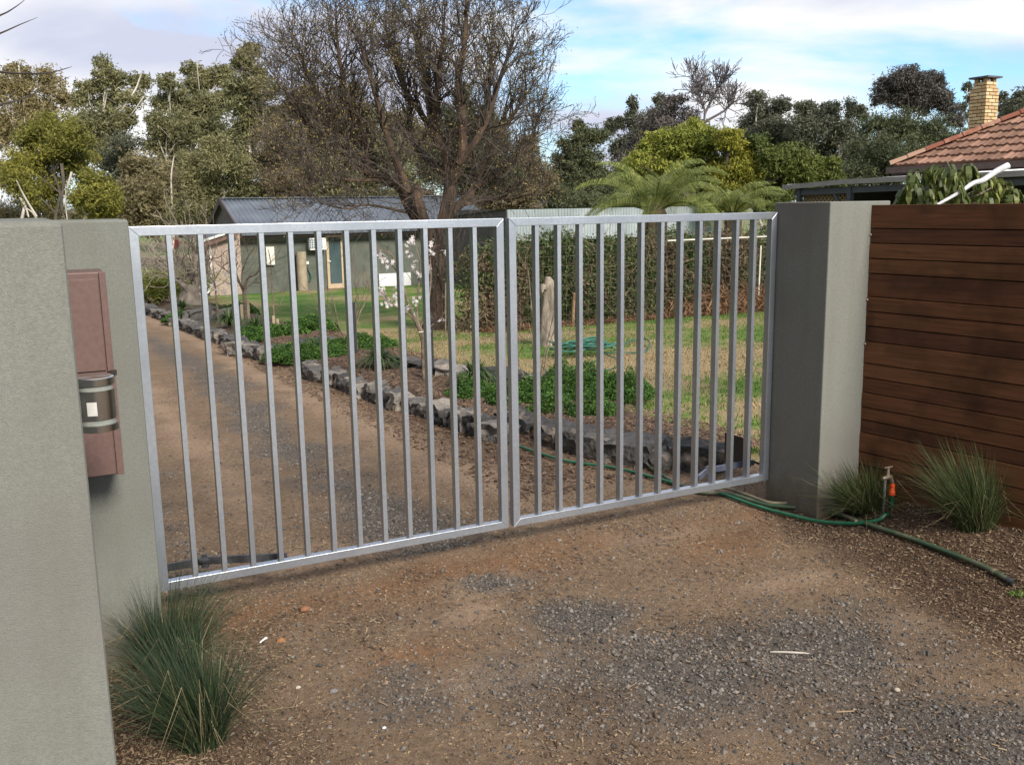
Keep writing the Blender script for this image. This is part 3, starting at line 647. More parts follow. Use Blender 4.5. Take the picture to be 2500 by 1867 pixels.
# ================================================================== STONE EDGING
stone_ms = []
for k in range(7):
    r = np.random.default_rng(50 + k); V = []; nx_, ny_, nz_ = 4, 3, 3
    # rounded irregular block: subdivided box shell
    import itertools
    pts_ = {}; idx = 0; F = []
    N_ = 4
    def vid(i, j, l):
        global idx
        key = (i, j, l)
        if key not in pts_:
            v = np.array([i / N_ * 2 - 1, j / N_ * 2 - 1, l / N_ * 2 - 1]); n_ = v / (np.abs(v) ** 5).sum() ** .2
            n_ = v * .7 + n_ * .3
            n_ = n_ + np.array([mn.noise(Vector((v[0] * 1.6 + k * 7, v[1] * 1.6, v[2] * 1.6 + q_ * 5))) for q_ in range(3)]) * .42
            pts_[key] = idx; V.append(n_ * .5); idx += 1
        return pts_[key]
    for i in range(N_):
        for j in range(N_):
            F.append((vid(i, j, 0), vid(i, j + 1, 0), vid(i + 1, j + 1, 0), vid(i + 1, j, 0)))
            F.append((vid(i, j, N_), vid(i + 1, j, N_), vid(i + 1, j + 1, N_), vid(i, j + 1, N_)))
            F.append((vid(i, 0, j), vid(i + 1, 0, j), vid(i + 1, 0, j + 1), vid(i, 0, j + 1)))
            F.append((vid(i, N_, j), vid(i, N_, j + 1), vid(i + 1, N_, j + 1), vid(i + 1, N_, j)))
            F.append((vid(0, i, j), vid(0, i, j + 1), vid(0, i + 1, j + 1), vid(0, i + 1, j)))
            F.append((vid(N_, i, j), vid(N_, i + 1, j), vid(N_, i + 1, j + 1), vid(N_, i, j + 1)))
    me = MB().add(V, F).mesh('stone')
    me.materials.append(mat('bluestone', (.040, .038, .037), (.24, .21, .18), 9, .85, bump=.9, bscale=22, rnd=.9, lo=.2, hi=.95, c3=(.105, .097, .09), bdist=.03, big=((.30, .24, .19), 5, .60, .72)))
    stone_ms.append(me)
def edging(label, path, h, depth, ln=.30, seed=0, lift=0, red=None):
    r = np.random.default_rng(seed); P = np.array(path, float); o = thing('stone_edging', label, 'stone edging', (*P[0], float(tz(*P[0]))), 'stone garden edgings')
    for i in range(len(P) - 1):
        a, b = P[i], P[i + 1]; Lg = np.linalg.norm(b - a); d = (b - a) / Lg; t = 0
        while t < Lg - .05:
            l_ = min(ln * r.uniform(.7, 1.35), Lg - t + .05); c = a + d * (t + l_ / 2) + np.array([-d[1], d[0]]) * r.normal(0, .02)
            z = float(tz(*c)); hh = h * r.uniform(.85, 1.2)
            piece('stone', stone_ms[r.integers(7)], o, (c[0], c[1], z + hh / 2 - .03 + lift), (r.normal(0, .05), r.normal(0, .06), math.atan2(d[1], d[0]) + r.normal(0, .08)), (l_ * 1.06, depth * r.uniform(.85, 1.2), hh * 1.05))
            t += l_ + .012
    return o
g = lambda a, b: tuple(G(a, b)[:2])
edging('dark grey stone edging nearest the gate, running beside the driveway', [g(735, 905), g(860, 955), g(1000, 1000), g(1160, 1055), g(1235, 1080)], .155, .20, ln=.24, seed=1)
edging('tumbled dark rocks below the green shrub, just inside the right gate leaf', [g(1240, 1050), g(1380, 1090), g(1500, 1120), g(1640, 1140), g(1800, 1150)], .17, .26, ln=.30, seed=2)
edging('grey stone edging in the middle distance beside the driveway', [g(430, 795), g(480, 812), g(540, 835), g(600, 862), g(655, 880)], .17, .25, ln=.36, seed=3)
edging('farthest stone edging along the driveway, near the bare stump', [g(335, 755), g(380, 770), g(440, 790)], .18, .3, ln=.4, seed=4)
edging('pale reddish stones among green ground cover along the lawn edge', [g(560, 865), g(640, 875), g(720, 870), g(800, 850)], .2, .25, ln=.4, seed=6)
edging('short row of stones behind the bed near the far lawn', [g(455, 795), g(530, 788), g(590, 780)], .3, .3, ln=.6, seed=7)
edging('flat grey stones between the blossom tree bed and the lawn', [g(985, 905), g(1075, 925), g(1100, 930), g(1310, 960), g(1330, 965)], .2, .3, ln=.45, seed=8)
o = solo('rock', MB().lathe([(.02, 0), (.055, .02), (.05, .06), (.02, .09)], G(1026, 1008), 7), mat('pale_rock', (.30, .22, .18), (.42, .35, .30), 12, .9, bump=.5), 'pale pinkish rock leaning at the foot of the stone edging', 'rock', G(1026, 1008))

# ================================================================== GROUND COVER, STRAPPY PLANTS
gcM = mat('ground_cover_leaf', (.024, .072, .010), (.11, .21, .030), 9, .7, isl=1.0, lo=.1, hi=.95, c3=(.050, .125, .017), transl=.25)
def cover(label, spots, n, leaf, seed, name='ground_cover'):
    r = np.random.default_rng(seed); Ts = []
    for (c, rx, ry, h) in spots:
        k = int(n * rx * ry / sum(s[1] * s[2] for s in spots)); a = r.uniform(0, 2 * math.pi, k); q = np.sqrt(r.random(k)); x_ = c[0] + rx * q * np.cos(a); y_ = c[1] + ry * q * np.sin(a)
        bump = np.array([fbm(u, v, 5, seed) for u, v in zip(x_, y_)])
        q = np.clip(q * (1 + .35 * bump), 0, 1.2); z_ = tz(x_, y_) + .05 + 1.0 * h * np.sqrt(np.clip(1 - q ** 2.5, 0, 1)) * (r.random(k) ** .4) * (.9 + .8 * bump)
        Ts.append(np.stack([x_, y_, z_], 1))
    T = np.concatenate(Ts); k = len(T); mb = MB(); scatter(mb, LEAF_V, LEAF_F, rot_rand(k, .9, r), leaf * r.uniform(.6, 1.3, k), T)
    o = struct(name, mb, gcM, 'stuff', label=label); return o
def gp(a, b): return G(a, b)
cover('feathery bright green ground cover spilling over the rocks behind the right gate leaf', [(gp(1395, 985), .62, .42, .30), (gp(1500, 985), .38, .4, .24), (gp(1290, 1000), .4, .33, .26), (gp(1340, 1030), .25, .16, .2), (gp(1160, 985), .30, .30, .22), (gp(1450, 1035), .25, .2, .2)], 60000, .027, 31)
cover('green ground cover mat between two bare saplings beside the driveway', [(gp(770, 885), .60, .35, .22), (gp(880, 860), .55, .6, .2), (gp(700, 885), .35, .3, .18)], 30000, .034, 32)
cover('green ground cover strip in front of the middle strappy plants', [(gp(680, 830), .55, .5, .22), (gp(760, 815), .5, .6, .24), (gp(620, 838), .4, .4, .2)], 20000, .05, 33)
cover('far low green ground cover beside the farthest stones', [(gp(455, 790), .5, .5, .2), (gp(540, 780), .6, .6, .22), (gp(590, 775), .4, .5, .25)], 12000, .06, 34)
stM = mat('strap_leaf', (.025, .06, .015), (.10, .15, .04), 6, .45, isl=1.0, lo=.1, hi=1.0, transl=.2)
def strappy(label, base, h, spread, n, seed):
    r = np.random.default_rng(seed); mb = MB(); K = 5
    a = r.uniform(0, 2 * math.pi, n); out = spread * r.uniform(.25, 1.1, n); H = h * r.uniform(.7, 1.2, n); t = np.linspace(0, 1, K)[None]
    h_ = h; X = base[0] + np.cos(a)[:, None] * out[:, None] * t; Y = base[1] + np.sin(a)[:, None] * out[:, None] * t; Z = base[2] + H[:, None] * (1.35 * t - 1.45 * t ** 2.3 * np.clip(out / spread, .35, 1.1)[:, None])
    W = .009 * (1 - t ** 3 * .9) + 0 * X; P1 = np.stack([X - np.sin(a)[:, None] * W, Y + np.cos(a)[:, None] * W, Z], -1); P2 = np.stack([X + np.sin(a)[:, None] * W, Y - np.cos(a)[:, None] * W, Z], -1)
    VV = np.concatenate([P1, P2], 1).reshape(-1, 3); i = np.arange(K - 1); f = np.stack([i, i + K, i + K + 1, i + 1], 1)
    mb.V.append(VV); mb.n = len(VV); mb.f.append((f[None] + (np.arange(n) * 2 * K)[:, None, None]).reshape(-1, 4))
    return solo('strappy_plant', mb, stM, label, 'plant', base, 'strap leaved plants in the garden bed')
strappy('strappy green clump right of the blossom tree trunk', G(1160, 940, .1), .30, .34, 190, 1)
strappy('strappy green clump left of the blossom tree trunk', G(925, 895, .1), .30, .38, 190, 2)
strappy('strappy clump in front of the second staked sapling', G(625, 815, .1), .36, .5, 200, 3)
strappy('strappy clump in front of the first staked tree, by the far lawn', G(560, 795, .1), .38, .5, 170, 4)
strappy('small dark strappy clump beside the gnarled stump', G(445, 755, .1), .3, .4, 120, 5)

# ================================================================== WOODY THINGS
def grow(mb, p, d, L_, r0, depth, r, leafpts=None, up=.25, spread=.55, nb=(2, 4), seg=4, shrink=.68, rmin=.0025, sides=5, wig=.12, tipmin=0):
    """recursive branch"""
    p = np.array(p, float); d = np.array(d, float); d /= np.linalg.norm(d); P = [p.copy()]; rr = [r0]
    for k in range(seg):
        d = d + r.normal(0, wig, 3) + np.array([0, 0, up * .18]); d /= np.linalg.norm(d); p = p + d * L_ / seg; P.append(p.copy()); rr.append(max(rmin, r0 * (1 - .42 * (k + 1) / seg)))
    mb.tube(P, rr, max(3, sides - (0 if depth > 2 else 2)), cap=False)
    if depth <= 0:
        if leafpts is not None: leafpts.append(P[-1])
        return
    if leafpts is not None and depth <= tipmin: leafpts.append(P[-1])
    n_ = r.integers(nb[0], nb[1] + 1)
    for k in range(n_):
        t = 1.0 if k == 0 else r.uniform(.35, 1.0); i = min(seg, int(round(t * seg))); q = P[i]
        a = r.normal(0, 1, 3); a -= a @ d * d; a /= np.linalg.norm(a) + 1e-9
        s_ = (spread * .45 if k == 0 else spread) * r.uniform(.6, 1.3)
        nd = d * math.cos(s_) + a * math.sin(s_) + np.array([0, 0, up])
        grow(mb, q, nd, L_ * shrink * r.uniform(.75, 1.15), rr[i] * (.8 if k == 0 else .62), depth - 1, r, leafpts, up, spread, nb, seg, shrink, rmin, sides, wig, tipmin)

# --- the big bare tree (trunk 17 m away)
bark = mat('dark_bark', (.036, .024, .017), (.125, .080, .054), 5, .95, bump=1.0, bscale=14, stretch=(1, 1, .3), c3=(.07, .046, .032), bdist=.04)
twg = mat('twig_brown', (.030, .024, .021), (.082, .066, .054), 4, .9)
budM = mat('bud_leaf', (.16, .12, .03), (.36, .28, .09), 4, .8, isl=1.0, lo=.1, hi=.9, transl=.3)
DT = 16.8
tbase = G(1065, 808)
bt = thing('bare_tree', 'large bare spreading tree with many rising limbs in front of the cottage', 'tree', tbase)
rT = np.random.default_rng(77)
trunkP = bezier([at(1068, 812, DT), at(1072, 760, DT), at(1070, 690, DT), at(1066, 620, DT), at(1064, 560, DT)], 4)
mb = MB(); mb.tube(trunkP, np.linspace(.235, .20, len(trunkP)) * np.array([1.25 if i < 2 else 1 for i in range(len(trunkP))]), 12)
limbs = MB(); twigs = MB(); buds = []
# (points px,py,depth offset), radii, tip branching
LIMB = [
 ([(1066, 600, 0), (1010, 520, .1), (975, 455, .3), (940, 440, .4), (895, 420, .4), (860, 385, .4), (835, 330, .3)], .17, .07),
 ([(1000, 505, .1), (985, 440, -.1), (955, 360, -.2), (930, 280, -.3), (905, 190, -.4), (880, 110, -.5)], .12, .035),
 ([(960, 450, .3), (900, 400, .8), (850, 330, 1.2), (790, 250, 1.4), (740, 170, 1.5)], .10, .03),
 ([(1068, 600, 0), (1090, 520, 0), (1100, 440, 0), (1090, 380, .1), (1060, 320, .1), (1050, 270, .1), (1040, 190, .1), (1020, 100, .2)], .20, .05),
 ([(1060, 330, .1), (1030, 280, .4), (990, 220, .6), (960, 140, .7), (940, 60, .8)], .09, .03),
 ([(1058, 300, .1), (1066, 230, -.2), (1075, 150, -.3), (1085, 60, -.4)], .08, .03),
 ([(1095, 460, 0), (1125, 380, -.3), (1130, 300, -.5), (1120, 200, -.6), (1135, 100, -.6), (1140, 0, -.6)], .14, .04),
 ([(1120, 400, -.3), (1170, 330, -.5), (1200, 260, -.6), (1225, 180, -.6), (1250, 110, -.6)], .09, .03),
 ([(1100, 520, 0), (1150, 470, .4), (1180, 400, .6), (1215, 340, .8), (1250, 285, .9), (1285, 230, 1.0)], .12, .03),
 ([(1150, 465, .4), (1200, 435, .6), (1245, 405, .7), (1285, 360, .8), (1315, 320, .9)], .07, .022),
 ([(1130, 500, .2), (1180, 490, .3), (1230, 485, .2), (1270, 480, .2)], .05, .02),
 ([(860, 385, .4), (820, 340, .4), (785, 270, .3), (755, 190, .2), (730, 130, .1)], .07, .028),
 ([(895, 420, .4), (830, 390, .2), (780, 340, .0), (740, 290, -.2), (705, 240, -.3)], .07, .025),
 ([(900, 420, .4), (890, 340, .2), (850, 240, .0), (830, 150, -.2), (820, 60, -.3)], .08, .028),
 ([(940, 440, .4), (860, 440, .1), (800, 430, -.2), (750, 420, -.3)], .05, .018),
 ([(1000, 520, .1), (900, 500, -.6), (850, 510, -1.0), (800, 500, -1.2)], .035, .012),
 ([(1090, 430, 0), (1010, 350, 1.2), (1000, 260, 1.6), (980, 160, 1.8)], .10, .03),
 ([(1100, 430, 0), (1160, 350, 1.4), (1190, 240, 1.8), (1200, 130, 2.0)], .10, .03),
]
for pts, r0, r1 in LIMB:
    P = bezier([at(a, b, DT + c) for a, b, c in pts], 4); R0 = np.linspace(r0, r1, len(P)); limbs.tube(P, R0 * .74, 8)
    n_ = len(P)
    for i in range(max(2, n_ // 4), n_):
        d0 = P[min(i + 1, n_ - 1)] - P[max(0, i - 1)]; d0 /= np.linalg.norm(d0)
        for _ in range(2 if i < n_ - 1 else 4):
            a = rT.normal(0, 1, 3); a[2] = abs(a[2]) * .6; nd = d0 * .9 + a * .42 + np.array([0, 0, .40])
            grow(twigs, P[i], nd, rT.uniform(.42, .78), min(.020, R0[i] * .35), 3 if i > n_ // 3 else 2, rT, buds, up=.17, spread=.60, nb=(2, 4), seg=4, shrink=.70, rmin=.0045, sides=5, wig=.24)
# sawn stub and epicormic shoots round the trunk fork
stub = MB(); P = bezier([at(1040, 560, DT), at(1022, 500, DT - .2), at(1014, 455, DT - .2)], 3); stub.tube(P, np.linspace(.11, .085, len(P)), 9)
for _ in range(60):
    q = at(rT.uniform(1030, 1110), rT.uniform(560, 800), DT - .25 + rT.normal(0, .1)); nd = np.array([rT.normal(0, .25), rT.normal(0, .25) - .2, 1]); grow(twigs, q, nd, rT.uniform(.5, 1.0), .008, 1, rT, None, up=.2, spread=.3, nb=(1, 2), seg=4, rmin=.004, wig=.1)
for _ in range(110):
    q = at(rT.uniform(930, 1240), rT.uniform(350, 500), DT + rT.normal(0, .5)); nd = rT.normal(0, 1, 3); nd[2] = abs(nd[2]) * .4; grow(twigs, q, nd, rT.uniform(.4, .9), .008, 2, rT, buds if rT.random() < .6 else None, up=.02, spread=.6, nb=(2, 3), seg=3, rmin=.0035, wig=.2)
for _ in range(40):
    q = at(rT.uniform(760, 1010), rT.uniform(470, 520), DT + rT.normal(-.6, .4)); nd = rT.normal(0, 1, 3); nd[2] = -abs(nd[2]) * .5; grow(twigs, q, nd, rT.uniform(.3, .6), .006, 2, rT, None, up=-.1, spread=.6, nb=(2, 3), seg=3, rmin=.0035, wig=.25)
part('trunk', mb, bark, bt, smooth=True)
part('limb', limbs, bark, bt, smooth=True, kind='stuff')
part('sawn_stub', stub, bark, bt, smooth=True)
part('twig', twigs, twg, bt, kind='stuff')
B = np.array(buds); B = B[rng.random(len(B)) < .8]; B = np.repeat(B, 3, 0) + rng.normal(0, .05, (len(B) * 3, 3)); mb = MB(); k = len(B)
scatter(mb, LEAF_V, LEAF_F, rot_rand(k), rng.uniform(.02, .045, k), B); part('bud', mb, budM, bt, kind='stuff')

# --- small garden trees
def sapling(label, base, polys, depth, rootr, seed, stakes=(), tie=None, blossom=None, twig_n=10, twig_l=.35, cat='tree', name='fruit_tree', group=None):
    """polys: list of [(px,py,ddepth)...] limbs at this depth"""
    r = np.random.default_rng(seed); o = thing(name, label, cat, base, group); mb = MB(); tw = MB()
    for k, (pts, r0, r1) in enumerate(polys):
        P = bezier([at(a, b, depth + c) for a, b, c in pts], 4); mb.tube(P, np.linspace(r0, r1, len(P)), 7)
        if k > 0 or len(polys) == 1:
            for _ in range(twig_n):
                i = r.integers(len(P) // 3, len(P)); d0 = P[-1] - P[0]; d0 /= np.linalg.norm(d0); a = r.normal(0, 1, 3); grow(tw, P[i], d0 + a * .6 + np.array([0, 0, .3]), twig_l * r.uniform(.5, 1.2), max(.003, r1 * .5), 1, r, None, up=.1, spread=.5, nb=(1, 2), seg=3, rmin=.0028, wig=.15)
    part('trunk', mb, mat('young_bark', (.085, .062, .045), (.22, .17, .125), 14, .9, bump=.5), o, smooth=True)
    if tw.n: part('twig', tw, mat('young_twig', (.07, .045, .038), (.17, .115, .09), 6, .9), o, kind='stuff')
    if blossom:
        fl = MB(); T = []
        for (a, b) in blossom:
            c = at(a, b, depth + r.normal(0, .06))
            for _ in range(r.integers(3, 6)): T.append(c + r.normal(0, .024, 3))
        T = np.array(T)
        PV = [(0, 0, 0), (.5, -.28, .12), (.9, 0, .25), (.5, .28, .12)]
        for j in range(5):
            a = j * 2 * math.pi / 5; ca, sa = math.cos(a), math.sin(a); V5 = [(x * ca - y * sa, x * sa + y * ca, z) for x, y, z in PV]
            if j == 0: Rm = rot_rand(len(T), None, r); Sc = r.uniform(.022, .034, len(T))
            scatter(fl, V5, [(0, 1, 2, 3)], Rm, Sc, T)
        part('blossom', fl, mat('blossom_white', (.72, .66, .66), (.80, .77, .77), 8, .6, transl=.4), o, kind='stuff')
    if tie:
        c = at(tie[0], tie[1], depth); part('tree_tie', MB().tube([c + [-.07, 0, 0], c + [0, -.03, .005], c + [.07, 0, 0]], .006, 6), mat('cream_tie', (.60, .55, .44), (.65, .6, .5), 10, .8), o)
    return o
def stake(label, pxb, pyb, pyt, mt, w_=.028, dz=.1, group='stakes supporting the young trees', name='garden_stake'):
    b = G(pxb, pyb, dz); dpt = float((b - CAM) @ FW)
    top = at(pxb + (pyt - pyb) * -.045 * (1 if pxb < 1250 else -1) * 0, pyt, dpt); z = top[2]
    return solo(name, MB().box((b[0] - w_ / 2, b[1] - w_ / 2, b[2] - .1), (b[0] + w_ / 2, b[1] + w_ / 2, z)), mt, label, 'garden stake', b, group)
cf = lambda a, b: (500 + a / 3.403, 470 + b / 3.403)
fl = [cf(*q) for q in [(1710, 395), (1695, 430), (1720, 410), (1455, 540), (1480, 530), (1500, 560), (1520, 600), (1530, 610), (1550, 590), (1710, 520), (1690, 515), (1750, 580), (1740, 620), (1730, 630), (1880, 430), (1870, 520), (1875, 500), (1985, 480), (1990, 495), (1780, 690), (1770, 685), (1465, 810), (1480, 830), (1490, 860), (1500, 880), (1520, 905), (1530, 920), (1545, 935), (1580, 860), (1585, 810), (1590, 880), (1590, 930), (1750, 880), (1740, 890), (1745, 900), (1680, 960), (1700, 970), (1720, 1000), (1690, 985), (1960, 1050), (1870, 640), (1865, 600), (1470, 860), (1510, 930), (1460, 845)]]
db = 10.3
sapling('small blossoming tree with white flowers in the nearest garden bed', G(1036, 925, .1), [
    ([(1038, 928, 0), (1036, 880, 0), (1034, 835, 0), (1024, 800, 0), (1012, 775, 0)], .034, .024),
    ([(1024, 800, 0), (1005, 760, .0), (990, 720, .1), (975, 670, .1), (960, 630, .1), (945, 610, .1)], .02, .006),
    ([(1018, 790, 0), (1000, 770, -.1), (975, 755, -.2), (950, 735, -.25), (930, 712, -.25)], .012, .004),
    ([(1020, 790, 0), (1018, 755, .1), (1022, 700, .1), (1025, 650, .1), (1015, 600, .1), (1003, 585, .1)], .012, .004),
    ([(1026, 800, 0), (1045, 740, -.1), (1052, 680, -.1), (1050, 620, 0), (1054, 595, 0)], .012, .004),
    ([(1030, 815, 0), (1060, 790, .1), (1078, 780, .1)], .008, .004),
    ([(975, 670, .1), (950, 640, .2), (930, 630, .2)], .007, .003)], db, .03, 3, tie=(1037, 810), blossom=fl, twig_n=5, twig_l=.2, name='blossom_tree')
bp_ = mat('black_stake', (.010, .011, .013), (.02, .02, .024), 20, .6)
pale = mat('pale_timber_stake', (.26, .21, .14), (.36, .30, .20), 18, .85, stretch=(1, 1, .2))
stake('dark stake just right of the blossom tree trunk', 1056, 912, 765, bp_, .03); stake('black stake left of the blossom tree', 990, 880, 745, bp_, .03)
stake('black stake beside the bare forked sapling', 868, 862, 736, bp_, .045)
sapling('bare forked sapling beside a black stake in front of the door', G(870, 872, .1), [
    ([(872, 876, 0), (870, 840, 0), (868, 800, 0)], .022, .014), ([(868, 800, 0), (880, 760, 0), (895, 730, .1), (905, 700, .1)], .012, .004),
    ([(869, 800, 0), (868, 740, -.1), (870, 690, 0), (868, 660, 0)], .010, .004), ([(866, 790, 0), (878, 745, .1), (890, 715, .1)], .008, .003)], 13.0, .02, 4, twig_n=7, twig_l=.32, group='bare young trees')
sapling('thin bare sapling with leaning stems left of the forked one', G(848, 850, .1), [
    ([(850, 850, 0), (838, 820, 0), (826, 790, 0), (820, 760, 0), (812, 730, 0), (800, 705, 0)], .014, .005), ([(826, 790, 0), (800, 760, .1), (775, 735, .1), (760, 715, .1)], .007, .003), ([(838, 820, 0), (815, 790, -.1), (800, 740, -.1)], .006, .003)], 13.6, .02, 5, twig_n=5, twig_l=.3, group='bare young trees')
sapling('small bare vase shaped tree with buds, tied to two timber stakes', G(598, 790, .1), [
    ([(603, 790, 0), (598, 740, 0), (595, 712, 0)], .045, .035), ([(595, 712, 0), (585, 690, .1), (575, 660, .2), (580, 640, .2)], .03, .01), ([(596, 712, 0), (605, 680, 0), (625, 670, -.1), (635, 655, -.1)], .028, .008),
    ([(594, 708, 0), (590, 670, .3), (600, 640, .3), (610, 620, .3)], .02, .007), ([(596, 705, 0), (570, 675, -.3), (545, 655, -.3), (530, 645, -.3)], .02, .007), ([(596, 710, 0), (618, 690, .2), (640, 690, .3)], .015, .006)], 19.2, .04, 6, twig_n=12, twig_l=.5, group='bare young trees')
stake('left pale timber stake tied to the vase shaped tree', 592, 792, 742, pale, .05, name='garden_stake'); stake('right pale timber stake tied to the vase shaped tree', 608, 788, 730, pale, .05)
solo('tree_tie', MB().tube([atY(592, 746, G(598, 790)[1] - .05), atY(609, 747, G(598, 790)[1] - .05)], .02, 6), mat('cream_tie', (.60, .55, .44), (.65, .6, .5), 10, .8), 'cream tie joining the two timber stakes of the vase shaped tree', 'tree tie', G(598, 790))
sapling('thin bare sapling with two timber stakes in front of the cottage pipe', G(675, 815, .1), [
    ([(675, 812, 0), (668, 760, 0), (664, 700, 0), (662, 650, 0), (655, 610, 0)], .02, .006), ([(668, 760, 0), (685, 740, 0), (693, 710, .1)], .008, .004), ([(664, 720, 0), (655, 690, 0), (648, 660, 0)], .007, .004)], 17.3, .02, 7, twig_n=6, twig_l=.35, group='bare young trees')
stake('pale stake left of the thin sapling by the white box', 669, 812, 770, pale, .045); stake('pale stake right of the thin sapling by the white box', 679, 815, 778, pale, .045)
sapling('straggly bare shrub with pale buds in front of the pink cottage wall', G(535, 800, .05), [
    ([(534, 790, 0), (528, 730, 0), (524, 680, 0), (520, 650, 0)], .02, .01), ([(524, 690, 0), (500, 660, .1), (480, 650, .2)], .012, .005), ([(526, 680, 0), (545, 650, 0), (560, 640, 0)], .012, .005), ([(524, 700, 0), (515, 660, -.2), (505, 630, -.2)], .01, .004), ([(527, 700, 0), (550, 690, .2), (570, 700, .2)], .01, .004)], 19.5, .03, 8,
    blossom=[(r1, r2) for r1, r2 in np.random.default_rng(3).uniform((490, 650), (575, 720), (26, 2))], twig_n=12, twig_l=.5, name='bare_shrub', cat='shrub')
sapling('multi stemmed bare shrub rising in front of the weathered post', G(1315, 985, .05), [
    ([(1318, 985, 0), (1316, 900, 0), (1305, 820, 0), (1296, 730, 0), (1290, 660, 0)], .010, .004), ([(1318, 980, 0), (1322, 900, 0), (1340, 820, 0), (1352, 760, 0), (1358, 700, 0)], .009, .003),
    ([(1318, 985, 0), (1312, 900, .1), (1300, 840, .1), (1292, 790, .1)], .008, .003), ([(1318, 980, 0), (1330, 890, 0), (1348, 820, .1), (1365, 770, .1), (1350, 700, .1)], .009, .003), ([(1316, 985, 0), (1290, 940, -.1), (1268, 890, -.1), (1262, 866, -.1)], .007, .003),
    ([(1322, 890, 0), (1360, 850, 0), (1400, 800, 0)], .006, .003)], 9.4, .03, 9, twig_n=3, twig_l=.25, name='bare_shrub', cat='shrub')

# gnarled stump with bare branches, far left
sM = mat('grey_wood', (.12, .10, .08), (.27, .23, .19), 6, .95, bump=.9, bscale=18, stretch=(1, 1, .4))
sb = G(470, 752); o = thing('gnarled_stump', 'gnarled grey tree stump sprouting bare branches beside the far driveway', 'stump', sb); rr = np.random.default_rng(12); mb = MB(); ds = float((sb - CAM) @ FW)
mb.tube(bezier([at(468, 758, ds), at(470, 735, ds), at(478, 712, ds), at(482, 700, ds)], 3), np.linspace(.42, .24, 10), 11); part('trunk', mb, sM, o, smooth=True)
mb = MB()
for pts in ([(482, 705), (470, 680), (460, 655), (440, 630), (420, 610)], [(485, 700), (480, 650), (475, 620), (470, 590)], [(465, 715), (440, 690), (425, 670), (400, 640)], [(490, 705), (500, 670), (490, 630)]):
    P = bezier([at(a, b, ds + rr.normal(0, .2)) for a, b in pts], 4); mb.tube(P, np.linspace(.10, .035, len(P)), 6)
    for _ in range(9): i = rr.integers(2, len(P)); grow(mb, P[i], rr.normal(0, 1, 3) + np.array([0, 0, .8]), rr.uniform(.5, 1.1), .022, 2, rr, None, up=.1, spread=.6, nb=(2, 3), seg=3, rmin=.009, wig=.2)
part('branch', mb, sM, o, kind='stuff')
sb = G(385, 740); o = thing('bare_shrub', 'grey tangled bare shrub in front of the green fern bush, far left', 'shrub', sb); mb = MB(); ds = float((sb - CAM) @ FW)
for pts in ([(385, 740), (380, 700), (395, 670), (400, 640), (380, 620)], [(385, 735), (365, 700), (360, 670), (350, 640)], [(388, 735), (410, 700), (418, 670), (430, 650)], [(372, 745), (350, 720), (345, 690)]):
    P = bezier([at(a, b, ds + rr.normal(0, .2)) for a, b in pts], 4); mb.tube(P, np.linspace(.05, .02, len(P)), 5)
    for _ in range(9): i = rr.integers(3, len(P)); grow(mb, P[i], rr.normal(0, 1, 3) + np.array([0, 0, .7]), rr.uniform(.4, .8), .015, 2, rr, None, up=.1, spread=.7, nb=(2, 3), seg=3, rmin=.008, wig=.25)
part('branch', mb, sM, o, kind='stuff')

# weathered bent post on the lawn
pb = G(1338, 846); dp = float((pb - CAM) @ FW); mb = MB()
P = bezier([at(1336, 850, dp), at(1336, 800, dp), at(1338, 750, dp), at(1341, 710, dp), at(1336, 690, dp), at(1328, 686, dp)], 4); n_ = len(P)
mb.tube(P, np.interp(np.linspace(0, 1, n_), [0, .15, .6, .85, .95, 1], [.15, .12, .105, .09, .065, .03]), 10)
o = thing('weathered_post', 'thick weathered grey log standing upright on the lawn before the hedge', 'post', pb)
part('log', mb, mat('silvered_wood', (.10, .085, .068), (.36, .30, .235), 9, .9, bump=1.0, bscale=16, stretch=(1, 1, .25), c3=(.22, .185, .145), bdist=.03), o, smooth=True)
mb = MB(); mb.tube([at(1336, 704, dp - .05), at(1324, 700, dp - .12), at(1322, 715, dp - .14)], [.06, .05, .02], 8); part('broken_limb', mb, MATS['silvered_wood'], o, smooth=True)

# ================================================================== HEDGE + WIRE FENCE
hy = 10.45; hx0, hx1 = 4.55, 14.0
rH = np.random.default_rng(9)
htop = lambda x_: atY(1100, 592, hy)[2] + .03 * (x_ - 4.5) + 0.06 * math.sin(x_ * 2.3)
hedge = thing('hedge', 'long scraggly green and brown vine hedge behind the lawn', 'hedge', (hx0, hy, tz(0, hy)))
def hedge_pts(n_):
    x_ = rH.uniform(hx0, hx1, n_); z0 = float(tz(0, hy)); top = np.array([atY(1100, 592, hy)[2] - .25 * max(0, .7 - (v - hx0)) + .07 * math.sin(v * 2.3) + .07 * math.sin(v * 5.1 + 1) + .10 * fbm(v, 0, 2.2, 3) for v in x_])
    q = rH.random(n_) ** .85; z_ = z0 + (top - z0) * q; face = rH.random(n_) ** 2.2
    bulge = np.array([fbm(a, b, 1.4, 6.6) * .22 for a, b in zip(x_, z_)]); y_ = hy - .18 + face * .9 + bulge + .12 * (q > .92); x_ = x_ + np.where(x_ < hx0 + .6, rH.normal(0, .22, n_), 0); z_ = z_ + rH.normal(0, .05, n_) * (q > .85)
    return x_, y_, z_, q
x_, y_, z_, q = hedge_pts(80000)
sel = np.array([fbm(a, b, .9, 14) for a, b in zip(x_, z_)]) + .30 * q + rH.normal(0, .12, len(q)) > .04
hg = mat('hedge_leaf', (.025, .050, .014), (.11, .14, .038), 3, .6, isl=1.1, lo=0, hi=1.05, transl=.2); hb = mat('hedge_dead', (.065, .045, .024), (.20, .15, .09), 3, .9, isl=1.1, lo=0, hi=1.05, transl=.1)
